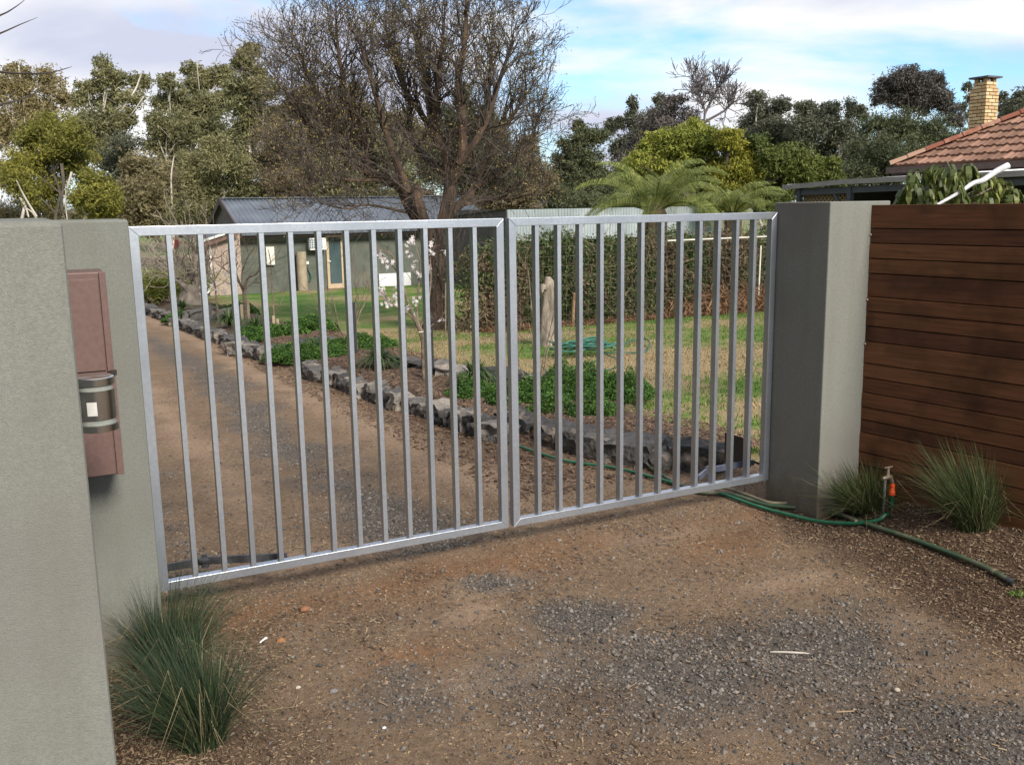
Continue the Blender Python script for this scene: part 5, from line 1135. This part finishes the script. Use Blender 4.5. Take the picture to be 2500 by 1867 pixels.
# ================================================================== FOLIAGE TREES
def ftree(label, D, blobs, px_trunk, leaf, n, mt, seed, trunkM=None, name='gum_tree', group=None, tw=.14, white=True, dens=1.0, tk_top=None, flat=.8, cat='tree', extra_limbs=()):
    """blobs: (px, py, radius px [, radius y px]) clumps of leaves; limbs run from the trunk to each"""
    r = np.random.default_rng(seed); sc = D / CAM_F
    base = at(px_trunk, 640, D); base[2] = float(tz(0, base[1])) - .1
    o = thing(name, label, cat, base, group); tr = MB(); Ts = []
    tot = sum(b[2] * (b[3] if len(b) > 3 else b[2]) for b in blobs)
    topb = min(blobs, key=lambda b: b[1]); topP = at(topb[0], topb[1] + topb[2] * .3, D)
    low = max(b[1] for b in blobs)
    K = 8; tt = np.linspace(0, 1, K)[:, None]; mid = base * (1 - tt) + topP * tt; mid[1:-1] += r.normal(0, sc * 9, (K - 2, 3)) * np.array([1, 1, .2]); Htr = topP[2] - base[2]
    tr.tube(mid, np.linspace(tw, tw * .25, K), 7)
    for b in blobs:
        bx, by, br = b[:3]; bry = b[3] if len(b) > 3 else br * flat; dd = r.normal(0, br * sc * .6); c = at(bx, by, D + dd)
        k0 = int(np.clip((c[2] - base[2]) / Htr * K * .72, 1, K - 2)); s0 = mid[k0]; m1 = (s0 + c) / 2 + r.normal(0, br * sc * .15, 3) - np.array([0, 0, br * sc * .15])
        P = bezier([s0, m1, c], 4); tr.tube(P, np.linspace(tw * .45, tw * .1, len(P)), 5, cap=False)
        for _ in range(4): e_ = c + r.normal(0, .5, 3) * np.array([br, br, bry]) * sc; P2 = bezier([P[-4], (P[-4] + e_) / 2 + r.normal(0, br * sc * .1, 3), e_], 3); tr.tube(P2, np.linspace(tw * .15, tw * .05, len(P2)), 4, cap=False)
        m_ = max(30, int(n * 3.2 * br * bry / tot))
        # sub-clumps make uneven outline and gaps
        ns = max(8, int(24 * dens)); dirs = r.normal(0, 1, (ns, 3)); dirs /= np.linalg.norm(dirs, axis=1)[:, None]; rad = (r.random(ns) ** .6)[:, None] * 1.05
        cen = c + dirs * rad * np.array([br, br, bry]) * sc; sr = r.uniform(.20, .50, ns) * br * sc
        w_ = sr ** 2 / (sr ** 2).sum(); cnt = r.multinomial(m_, w_); ii = np.repeat(np.arange(ns), cnt)
        dv = r.normal(0, 1, (len(ii), 3)); dv /= np.linalg.norm(dv, axis=1)[:, None]; T = cen[ii] + dv * (r.random(len(ii)) ** .45)[:, None] * sr[ii][:, None] * np.array([1.15, 1.15, .8])
        nf = len(ii) // 3; fil = c + np.clip(r.normal(0, .48, (nf, 3)), -.95, .95) * np.array([br, br, bry]) * sc; T[:nf] = fil; r.shuffle(T)
        dr = r.random(len(T)) < .25; T[dr, 2] -= r.random(dr.sum()) * br * sc * .35
        Ts.append(T)
    for lp, r0 in extra_limbs:
        P = bezier([at(a, b, D - .5) for a, b in lp], 4); tr.tube(P, np.linspace(r0, r0 * .4, len(P)), 6)
    T = np.concatenate(Ts); mb = MB(); scatter(mb, TRI_V, TRI_F, rot_rand(len(T), None, r), leaf * 1.12 * r.uniform(.5, 1.35, len(T)), T)
    part('trunk', tr, trunkM or gumW, o, smooth=True); part('crown', mb, mt, o, kind='stuff')
    return o
gumW = mat('pale_gum_bark', (.30, .27, .23), (.56, .52, .46), .8, .85, c3=(.44, .40, .35))
dkB = mat('dark_trunk', (.05, .04, .032), (.11, .09, .07), 2, .95)
def fol(name, a, b, c=None, t=.25, big=None): return mat(name, a, b, .35, .75, isl=.5, lo=.1, hi=.9, c3=c, transl=t, detail=3, big=big)
olive = fol('gum_olive', (.075, .080, .034), (.32, .295, .14), (.175, .172, .078))
gold = fol('gum_gold', (.11, .092, .038), (.40, .32, .155), (.235, .195, .088))
lime = fol('lime_leaf', (.075, .082, .014), (.32, .29, .05), (.165, .165, .028))
dusky = fol('dusky_leaf', (.048, .056, .034), (.165, .165, .105), (.092, .10, .064))
deepg = fol('deep_green_leaf', (.036, .048, .020), (.135, .145, .065), (.074, .088, .038))
brownish = fol('brownish_leaf', (.090, .070, .040), (.27, .205, .115), (.165, .130, .072))
brightg = fol('bright_green_leaf', (.075, .105, .014), (.34, .34, .055), (.17, .20, .028))
GL = 'gum trees along the left horizon'; GR = 'trees along the right horizon'
ftree('tall brown gum at the far left edge with pale bare limbs', 78, [(15, 200, 50), (45, 175, 28, 30), (110, 190, 40, 34), (60, 250, 60), (150, 240, 45), (20, 320, 60), (100, 300, 60), (5, 420, 50), (180, 330, 45)], 60, .30, 9000, gold, 101, group=GL, dens=.8, extra_limbs=[([(0, 430), (30, 455), (60, 500), (70, 530)], .14), ([(45, 160), (55, 230), (60, 300)], .08), ([(100, 240), (110, 300), (95, 380)], .08)])
ftree('tall gum with a leaning right limb, left of the sky gap', 72, [(250, 155, 22, 24), (262, 190, 32, 36), (215, 215, 28), (290, 200, 20), (335, 200, 30, 26), (320, 240, 34), (270, 250, 40), (230, 300, 60), (300, 290, 34), (265, 350, 55), (200, 240, 24)], 255, .27, 9500, olive, 102, group=GL, dens=.9, extra_limbs=[([(265, 300), (300, 265), (330, 220), (345, 180)], .12), ([(275, 330), (320, 280), (352, 235)], .08)])
ftree('rounded lime gold tree left, lower than the tall gums', 55, [(130, 310, 55, 38), (75, 330, 45), (185, 330, 42), (60, 400, 48), (120, 390, 60), (180, 395, 50), (50, 450, 45), (110, 460, 55), (150, 355, 50)], 150, .20, 12000, lime, 103, group=GL, trunkM=dkB, extra_limbs=[([(150, 400), (155, 450), (150, 500), (160, 545)], .10)])
ftree('small yellow green bushy tree above the left pillar', 48, [(230, 450, 40, 32), (200, 480, 34), (265, 480, 36), (235, 505, 44, 30)], 160, .18, 6500, lime, 104, group=GL, extra_limbs=[([(175, 420), (160, 480), (165, 545)], .06), ([(90, 530), (60, 480), (40, 440)], .06), ([(95, 545), (80, 520), (60, 505)], .05)])
ftree('dark drooping gum behind the small bushy tree', 62, [(300, 350, 38), (280, 400, 45), (310, 440, 50), (300, 500, 60), (345, 480, 50), (280, 460, 40)], 297, .24, 8000, dusky, 105, group=GL, extra_limbs=[([(298, 540), (292, 500), (288, 460)], .09), ([(300, 545), (306, 500)], .07)])
ftree('pale olive gum right of the sky gap', 70, [(412, 205, 26, 24), (398, 245, 30), (440, 250, 34), (415, 300, 48), (380, 290, 26), (400, 350, 50), (450, 320, 40), (440, 390, 52)], 418, .26, 9500, olive, 106, group=GL)
ftree('gold tipped gum with a forked crown above the cottage gable', 74, [(470, 170, 26, 22), (500, 185, 28, 24), (475, 215, 34), (520, 200, 24), (545, 180, 26, 24), (500, 260, 45), (540, 250, 34), (470, 290, 40), (520, 320, 50)], 490, .27, 9500, olive, 107, group=GL, extra_limbs=[([(487, 330), (488, 270), (492, 200)], .08), ([(505, 330), (510, 250)], .07)])
ftree('tall gum with white trunk standing over the cottage ridge', 66, [(590, 150, 24, 30), (610, 125, 26, 22), (620, 175, 32), (585, 210, 36), (640, 220, 38), (600, 270, 50), (650, 290, 44), (600, 340, 55)], 615, .25, 9500, olive, 108, group=GL, extra_limbs=[([(616, 490), (612, 400), (606, 300), (604, 240)], .13), ([(480, 150), (487, 220)], .04)])
ftree('low olive brown tree above the gate left end', 58, [(340, 400, 45), (390, 430, 55), (340, 470, 50), (420, 480, 60), (380, 520, 60), (450, 440, 40), (310, 520, 40)], 420, .21, 12000, mat('olive_brown', (.085, .078, .036), (.30, .25, .13), .35, .8, isl=.5, lo=.1, hi=.9, transl=.2), 109, group=GL, extra_limbs=[([(424, 560), (420, 500), (418, 430), (425, 380)], .07), ([(438, 560), (440, 520)], .05)])
ftree('dense olive trees mass directly behind the cottage gable', 52, [(490, 400, 50), (540, 380, 55), (500, 450, 60), (560, 450, 55), (520, 510, 60), (460, 520, 55), (590, 410, 45), (600, 470, 45)], 540, .19, 13000, olive, 110, group=GL)
ftree('brown green tree behind the left limbs of the bare tree', 56, [(680, 330, 50), (720, 270, 45), (660, 400, 55), (720, 380, 60), (770, 330, 50), (700, 450, 60), (770, 430, 60), (740, 235, 30)], 715, .20, 15000, brownish, 111, group=GL, extra_limbs=[([(780, 490), (770, 430), (760, 380)], .08), ([(866, 480), (868, 440), (870, 400)], .1), ([(840, 480), (820, 440), (800, 440)], .09)])
ftree('olive tree filling behind the middle of the bare tree', 54, [(830, 300, 50), (880, 360, 60), (830, 400, 60), (900, 440, 60), (950, 380, 55), (980, 450, 50), (850, 230, 34), (900, 280, 36), (820, 470, 50)], 868, .20, 14000, olive, 112, group=GL)
ftree('dark conical evergreen behind the bare tree fork', 40, [(1130, 240, 30, 34), (1110, 290, 44), (1170, 300, 46), (1120, 350, 60), (1190, 370, 55), (1090, 410, 60), (1160, 430, 60), (1215, 340, 34), (1230, 420, 50)], 1140, .15, 15000, deepg, 113, group=GR, trunkM=dkB, name='evergreen_tree')
ftree('low brown tree right of the bare tree', 44, [(1280, 400, 50), (1240, 450, 50), (1310, 440, 50), (1270, 480, 50), (1290, 350, 30), (1200, 480, 45)], 1275, .16, 9000, brownish, 114, group=GR, trunkM=dkB, name='evergreen_tree')
ftree('green tree with a small tuft top, left of the purple grey trees', 62, [(1410, 305, 16, 20), (1440, 330, 34), (1405, 350, 36), (1470, 330, 22), (1430, 390, 50), (1380, 400, 40), (1400, 450, 55), (1460, 440, 50), (1345, 440, 45)], 1425, .22, 12000, deepg, 115, group=GR, name='evergreen_tree')
ftree('slim grey green gums rising between two darker crowns', 80, [(1545, 255, 14, 22), (1550, 300, 24, 30), (1610, 245, 14, 18), (1600, 285, 26), (1515, 300, 18), (1575, 330, 40), (1530, 360, 40), (1490, 310, 18, 22)], 1560, .26, 8000, dusky, 116, group=GR)
ftree('purple grey tree mass left of the twiggy bare crown', 64, [(1640, 260, 34), (1600, 310, 46), (1660, 320, 55), (1570, 370, 55), (1640, 390, 60), (1530, 420, 55), (1600, 450, 60), (1700, 390, 50)], 1620, .22, 14000, mat('purple_grey_leaf', (.052, .046, .042), (.15, .13, .115), .4, .85, isl=.75, lo=.1, hi=.9, transl=.15), 117, group=GR, name='evergreen_tree')
ftree('dark green tree with knobbly top, right of the twiggy crown', 66, [(1850, 245, 28, 24), (1870, 275, 36), (1905, 255, 26), (1840, 310, 44), (1890, 320, 50), (1930, 330, 30), (1850, 370, 55), (1920, 380, 55)], 1870, .22, 12000, dusky, 118, group=GR, name='evergreen_tree')
ftree('dark rounded tree between the knobbly tree and the tallest crown', 62, [(1960, 265, 24, 20), (1990, 285, 34), (2030, 270, 26, 24), (1970, 320, 44), (2040, 320, 46), (2075, 262, 14, 24), (2100, 275, 22), (2000, 380, 55), (2080, 370, 55)], 2020, .21, 14000, dusky, 119, group=GR, name='evergreen_tree')
ftree('tallest dark cloud shaped tree left of the chimney', 70, [(2205, 185, 34, 24), (2180, 210, 40, 30), (2235, 205, 36, 28), (2150, 235, 24), (2280, 200, 26, 24), (2290, 235, 30), (2310, 260, 26), (2200, 240, 40, 24), (2250, 250, 36), (2330, 290, 24)], 2215, .21, 15000, mat('dusky_purple_leaf', (.042, .039, .036), (.14, .128, .115), .4, .85, isl=.75, lo=.1, hi=.9, transl=.15), 120, group=GR, trunkM=dkB, name='evergreen_tree')
ftree('broad dark green trees below the cloud shaped crown', 50, [(2140, 310, 45), (2210, 310, 55), (2280, 320, 50), (2130, 370, 50), (2200, 380, 60), (2270, 380, 50), (2330, 340, 34), (2110, 430, 50), (2170, 430, 50), (2060, 430, 50)], 2190, .17, 16000, deepg, 121, group=GR, trunkM=dkB, name='evergreen_tree')
ftree('slender gum wisps behind the chimney', 74, [(2362, 212, 12, 12), (2375, 240, 16), (2350, 260, 12), (2380, 275, 22), (2445, 240, 14, 16), (2448, 265, 12), (2450, 290, 18)], 2385, .22, 2600, dusky, 122, group=GR)
ftree('dark tree at the right edge above the tiled roof', 60, [(2500, 235, 26, 22), (2480, 265, 28), (2520, 270, 30), (2500, 300, 40)], 2500, .20, 5000, dusky, 123, group=GR, trunkM=dkB, name='evergreen_tree')
ftree('dense dark scrub behind the palm and shed', 46, [(1350, 490, 55), (1430, 500, 55), (1510, 490, 55), (1590, 480, 55), (1680, 470, 60), (1760, 440, 60), (1840, 430, 60), (1930, 440, 60), (2010, 440, 50)], 1600, .16, 17000, deepg, 124, group=GR, trunkM=dkB, name='evergreen_tree')
ftree('bright lime green bushy tree rising behind the palm', 31, [(1700, 322, 36, 28), (1650, 345, 44), (1735, 345, 44), (1600, 375, 42), (1560, 395, 34), (1690, 390, 50), (1640, 420, 55), (1590, 350, 26, 26), (1550, 425, 40), (1740, 420, 50), (1700, 470, 60)], 1680, .13, 15000, brightg, 125, trunkM=dkB, name='bushy_tree')
ftree('yellow tipped green bushy tree right of the lime one', 30, [(1775, 340, 32), (1805, 375, 40), (1822, 425, 40), (1780, 420, 45), (1820, 470, 34), (1775, 480, 45)], 1790, .13, 10000, mat('yellow_green_leaf', (.10, .115, .012), (.40, .37, .045), .6, .75, isl=.7, lo=.1, hi=.9, transl=.3), 126, trunkM=dkB, name='bushy_tree')
ftree('dark green bushy tree left of the patio roof', 30, [(1850, 350, 28, 24), (1880, 400, 45), (1925, 385, 45), (1960, 400, 40), (2020, 410, 34), (1900, 450, 50), (1960, 440, 50), (2040, 440, 26), (1890, 495, 45), (1850, 440, 40)], 1930, .13, 14000, fol('bushy_green_leaf', (.034, .055, .010), (.18, .20, .035), (.085, .11, .020)), 127, trunkM=dkB, name='bushy_tree')
# twiggy bare crown on the right horizon
ftree('low grey green scrub along the far left horizon under the gum trunks', 90, [(20, 520, 40, 34), (80, 515, 45, 36), (140, 525, 40, 30), (200, 530, 40, 28), (260, 535, 40, 26), (330, 545, 40, 26), (-40, 520, 40, 34)], 200, .24, 7000, MATS['olive_brown'], 140, group=GL, name='scrub')
ftree('brown scrub behind the cottage roof and the bare tree trunk', 58, [(640, 490, 45, 34), (710, 495, 45, 34), (790, 495, 45, 34), (870, 495, 45, 34), (950, 495, 45, 34), (1030, 495, 45, 34), (1110, 495, 45, 34), (1190, 495, 45, 34), (1250, 495, 40, 30), (580, 500, 40, 40)], 900, .19, 14000, brownish, 141, group=GL, name='scrub', trunkM=dkB)
ftree('olive brown tree high behind the bare tree crown', 64, [(980, 300, 40), (1010, 350, 55), (1060, 400, 55), (760, 290, 40), (930, 350, 50), (1050, 330, 40)], 940, .22, 15000, MATS['olive_brown'], 142, group=GL)
o = thing('twiggy_tree', 'sparse grey twiggy tree on the right horizon', 'tree', [*at(1720, 480, 62)[:2], float(tz(0, 50))], GR); mb = MB(); r_t = np.random.default_rng(8); bl_ = []
for pts in ([(1722, 480), (1718, 320), (1720, 270), (1705, 230), (1690, 190)], [(1720, 280), (1745, 230), (1765, 200)], [(1718, 300), (1770, 270), (1790, 250)]):
    P = bezier([at(a, b, 62) for a, b in pts], 4); mb.tube(P, np.linspace(.10, .035, len(P)), 5)
    for i in range(len(P) // 2, len(P)):
        for _ in range(5): grow(mb, P[i], r_t.normal(0, 1, 3) + np.array([0, 0, .9]), 0.95 * r_t.uniform(.6, 1.1), .035, 2, r_t, bl_, up=.15, spread=.6, nb=(3, 4), seg=2, rmin=.02, wig=.2)
part('branch', mb, mat('grey_twig', (.08, .07, .075), (.14, .12, .125), 1, .9), o, kind='stuff')
# fern / cycad bush, far left behind the bare shrubs
rF = np.random.default_rng(31); fb = at(400, 700, 27.5); fz = float(tz(0, fb[1])); o = thing('fern_bush', 'bright green feathery fern bush at far left beyond the garden bed', 'shrub', (fb[0], fb[1], fz)); mb = MB()
for k in range(130):
    c = np.array([fb[0] + rF.uniform(-1.0, 1.1), fb[1] + rF.uniform(-.5, .6), fz + rF.uniform(0, .2)]); az = rF.uniform(0, 6.28); Lf = rF.uniform(1.1, 2.0); p = c.copy(); e = R_(rF.uniform(50, 85)); V = []; F = []; n0 = 0
    for i in range(12):
        d = np.array([math.cos(az) * math.cos(e), math.sin(az) * math.cos(e), math.sin(e)]); s_ = np.array([-math.sin(az), math.cos(az), 0]); ll = .30 * math.sin(math.pi * (i + 1.5) / 14)
        for sg in (-1, 1): V += [p, p + d * .05, p + s_ * sg * ll + d * .18]; F += [(n0, n0 + 1, n0 + 2)]; n0 += 3
        p = p + d * Lf / 12; e -= R_(9)
    mb.add(V, F)
part('frond', mb, mat('fern_leaf', (.08, .11, .016), (.30, .32, .05), 1, .7, isl=.9, lo=.1, hi=.9, transl=.3), o, kind='stuff')
# young plants, stakes and red thing in the far paddock
for k, (px_, py_) in enumerate(((340, 605), (392, 612), (384, 600))):
    b = G(px_, py_ + 0); solo('tree_guard_stake', MB().tube([b, b + [0, 0, 2.2]], .05, 5), pale, ['pale stake alone in the far paddock, nearest the left gate stile', 'pale stake beside the dirt track, right one of the close pair', 'pale stake beside the dirt track, left one of the close pair'][k], 'garden stake', b, 'stakes in the far paddock')
b = G(421, 606); solo('red_drum', MB().lathe([(.5, 0), (.62, .3), (.62, .9), (.45, 1.1)], b, 10), mat('red_paint', (.45, .03, .05), (.5, .05, .06), 3, .6), 'small red drum far off in the paddock', 'drum', b)
# overhanging twigs, top left, from a tree outside the frame
tb_ = np.array([-7.0, 3.5, -.1]); o = thing('unseen_shade_tree', 'large tree beyond the left edge with thin bare twigs reaching into the upper left corner, its unseen crown shaped for shade', 'tree', tb_); mb = MB(); q = np.random.default_rng(2)
for pts in ([(-80, 110), (0, 82), (50, 60), (92, 43)], [(-80, 60), (0, 38), (40, 16), (70, -8)], [(-80, 160), (0, 176), (60, 180), (120, 178), (160, 168), (176, 163)], [(-80, 270), (0, 256), (60, 240), (120, 210), (172, 187)]):
    P = bezier([at(pts[0][0] - 500, pts[0][1] + 60, 6.3)] + [at(a, b, 6) for a, b in pts], 5); mb.tube(P, np.linspace(.012, .0012, len(P)), 4)
part('twig', mb, twg, o)
tr = MB(); tr.tube(bezier([tb_, tb_ + [.2, -.2, 1.5], tb_ + [0, 0, 3]], 4), np.linspace(.4, .3, 9), 10); Ts = []
for _ in range(90):
    c = np.array([q.uniform(-9.5, -4.4), q.uniform(-6, 9), q.uniform(.8, 9.5)]); tr.tube(bezier([tb_ + [0, 0, 2.5], (tb_ + [0, 0, 4] + c) / 2, c], 4), np.linspace(.12, .02, 9), 5, cap=False)
    k = 420; dv = q.normal(0, 1, (k, 3)); dv /= np.linalg.norm(dv, axis=1)[:, None]; Ts.append(c + dv * (q.random(k) ** .4)[:, None] * 1.25)
T = np.concatenate(Ts); T = T[T[:, 0] < -3.1]; mb = MB(); scatter(mb, LEAF_V, LEAF_F, rot_rand(len(T), None, q), .22 * q.uniform(.7, 1.3, len(T)), T)  # unseen crown spread wide to darken surfaces that face left
part('trunk', tr, dkB, o, smooth=True); part('crown', mb, deepg, o, kind='stuff')
for jj, (yy, lab_) in enumerate(((17, 'tall unseen tree added for shade beyond the left edge, next along the driveway after the twiggy one'), (31, 'farthest unseen tree added for shade beyond the left edge of the driveway'))):  # trees added out of view to block skylight from the left
    tb_ = np.array([-11.0, yy, float(tz(0, yy))]); o = thing('unseen_shade_tree', lab_, 'tree', tb_, 'unseen trees added for shade left of the driveway'); tr = MB(); tr.tube(bezier([tb_, tb_ + [.2, -.2, 2.5], tb_ + [0, 0, 4]], 4), np.linspace(.45, .3, 9), 10); Ts = []
    for _ in range(45):
        c = tb_ + np.array([q.uniform(-4, 3.6), q.uniform(-7, 7), q.uniform(1.2, 12)]); tr.tube(bezier([tb_ + [0, 0, 3.5], (tb_ + [0, 0, 5] + c) / 2, c], 4), np.linspace(.12, .02, 9), 5, cap=False)
        k = 260; dv = q.normal(0, 1, (k, 3)); dv /= np.linalg.norm(dv, axis=1)[:, None]; Ts.append(c + dv * (q.random(k) ** .4)[:, None] * 1.7)
    T = np.concatenate(Ts); mb = MB(); scatter(mb, LEAF_V, LEAF_F, rot_rand(len(T), None, q), .40 * q.uniform(.7, 1.3, len(T)), T)
    part('trunk', tr, dkB, o, smooth=True); part('crown', mb, deepg, o, kind='stuff')

# plants behind the timber fence
vD = 7.2; rV = np.random.default_rng(14)
vb = at(2330, 520, vD); o = thing('drooping_shrub', 'shrub with long drooping green leaves showing above the timber fence', 'shrub', (vb[0], vb[1], 0)); lf = MB(); st = MB(); T = []
vl = mat('long_droop_leaf', (.06, .09, .02), (.28, .30, .08), 3, .5, isl=.9, lo=.05, hi=.95, transl=.3, c3=(.095, .12, .03))
stems = [[(2330, 560), (2335, 500), (2340, 460), (2325, 425), (2300, 410), (2280, 420)], [(2335, 500), (2310, 470), (2270, 430), (2240, 420), (2225, 440)], [(2340, 480), (2350, 430), (2360, 412), (2372, 415)], [(2335, 500), (2400, 470), (2440, 450), (2470, 460), (2485, 480)], [(2335, 500), (2290, 480), (2240, 460), (2215, 470)], [(2340, 480), (2400, 440), (2430, 435), (2450, 450)], [(2335, 500), (2370, 470), (2400, 470), (2420, 485)], [(2335, 510), (2280, 500), (2230, 480), (2200, 490)], [(2335, 500), (2440, 490), (2470, 480), (2490, 495)]]
V = []; F = []; n0 = 0
for s_ in stems:
    P = bezier([at(a, b, vD + rV.normal(0, .12)) for a, b in s_], 8); st.tube(P, np.linspace(.008, .002, len(P)), 4)
    for i in range(8, len(P)):
        for _ in range(3):
            a = rV.uniform(0, 6.28); L_ = rV.uniform(.08, .15); d = np.array([math.cos(a) * .45, math.sin(a) * .45, -.85]); s2 = np.array([-math.sin(a), math.cos(a), 0]); p = P[i] + rV.normal(0, .02, 3)
            wv = s2 * L_ * .14; m_ = p + np.array([math.cos(a), math.sin(a), .1]) * L_ * .3; m2 = m_ + d * L_ * .45; tip = m2 + np.array([0, 0, -L_ * .4])
            V += [p, m_ + wv, m2 + wv, tip, m2 - wv, m_ - wv]; F += [(n0, n0 + 1, n0 + 5), (n0 + 1, n0 + 2, n0 + 4, n0 + 5), (n0 + 2, n0 + 3, n0 + 4)]; n0 += 6
lf.add(V, F); part('leaf', lf, vl, o, kind='stuff'); part('stem', st, MATS['young_bark'], o)
wb = mat('bleached_branch', (.50, .50, .54), (.66, .66, .70), 12, .8, bump=.4); P = bezier([at(2288, 500, 6.9), at(2345, 468, 6.9), at(2375, 448, 6.9), at(2400, 440, 6.9), at(2430, 420, 6.9), at(2462, 404, 6.9)], 5)
solo('bleached_branch', MB().tube(P, np.interp(np.linspace(0, 1, len(P)), [0, .4, .8, 1], [.010, .016, .021, .024]), 9), wb, 'pale bleached branch slanting up above the timber fence', 'branch', P[0], smooth=True)

# ================================================================== SMALL THINGS ON THE FORECOURT
def pebble(label, px_, py_, r0, c, seed, nm='stone', cat='stone'):
    b = G(px_, py_); rr = np.random.default_rng(seed); V = []; n0 = 9
    mb = MB().lathe([(r0 * .5, -.002), (r0 * 1.0, r0 * .2), (r0 * .85, r0 * .6), (r0 * .3, r0 * .8)], b, 7); me = solo(nm, mb, mat(nm + str(seed), c, tuple(v * .7 for v in c), 60, .9, bump=.5), label, cat, b); me.scale = (1, rr.uniform(.6, .9), 1); return me
pebble('orange clay lump on the mulch, lower left', 686, 1566, .020, (.34, .16, .065), 1)
pebble('grey pebble half buried in the wood chips', 815, 1690, .018, (.20, .19, .19), 2)
pebble('flat tan pebble on the forecourt near the wood chips', 943, 1670, .016, (.35, .22, .09), 3)
pebble('cream pebble on the gravel at lower right', 2190, 1685, .012, (.55, .48, .38), 4)
pebble('pale angular chip at far lower left in the mulch', 728, 1679, .010, (.60, .56, .45), 5)
pebble('pinkish clay lump by the gate bottom rail, left', 745, 1490, .024, (.28, .13, .065), 6)
pebble('small white chip on the wood chips near the bottom edge', 938, 1777, .008, (.8, .8, .8), 7)
b = G(645, 1565); solo('paper_scrap', MB().tube([b + [-.02, -.012, .004], b + [0, 0, .010], b + [.012, .014, .006]], [.003, .004, .006], 5), mat('white_scrap', (.8, .8, .8), (.78, .78, .78), 5, .6), 'small white twisted scrap lying on the mulch', 'litter', b)
P = bezier([G(1880, 1594) + [0, 0, .006], G(1925, 1597) + [0, 0, .010], G(1976, 1598) + [0, 0, .006]], 4); solo('fallen_twig', MB().tube(P, [.002] + [.004] * (len(P) - 2) + [.0015], 6), mat('bleached_twig', (.40, .36, .31), (.5, .46, .4), 20, .9), 'single pale bleached twig on the dark gravel', 'twig', P[0])
mb = MB(); k = 160; b = G(2490, 1452); T = np.stack([b[0] + rng.normal(0, .02, k), b[1] + rng.normal(0, .02, k), b[2] + np.abs(rng.normal(0, .008, k))], 1); scatter(mb, LEAF_V, LEAF_F, rot_rand(k), rng.uniform(.008, .016, k), T); solo('weed', mb, mat('weed_green', (.08, .17, .02), (.14, .24, .04), 8, .7), 'tiny bright green weed by the open hose end', 'weed', b)
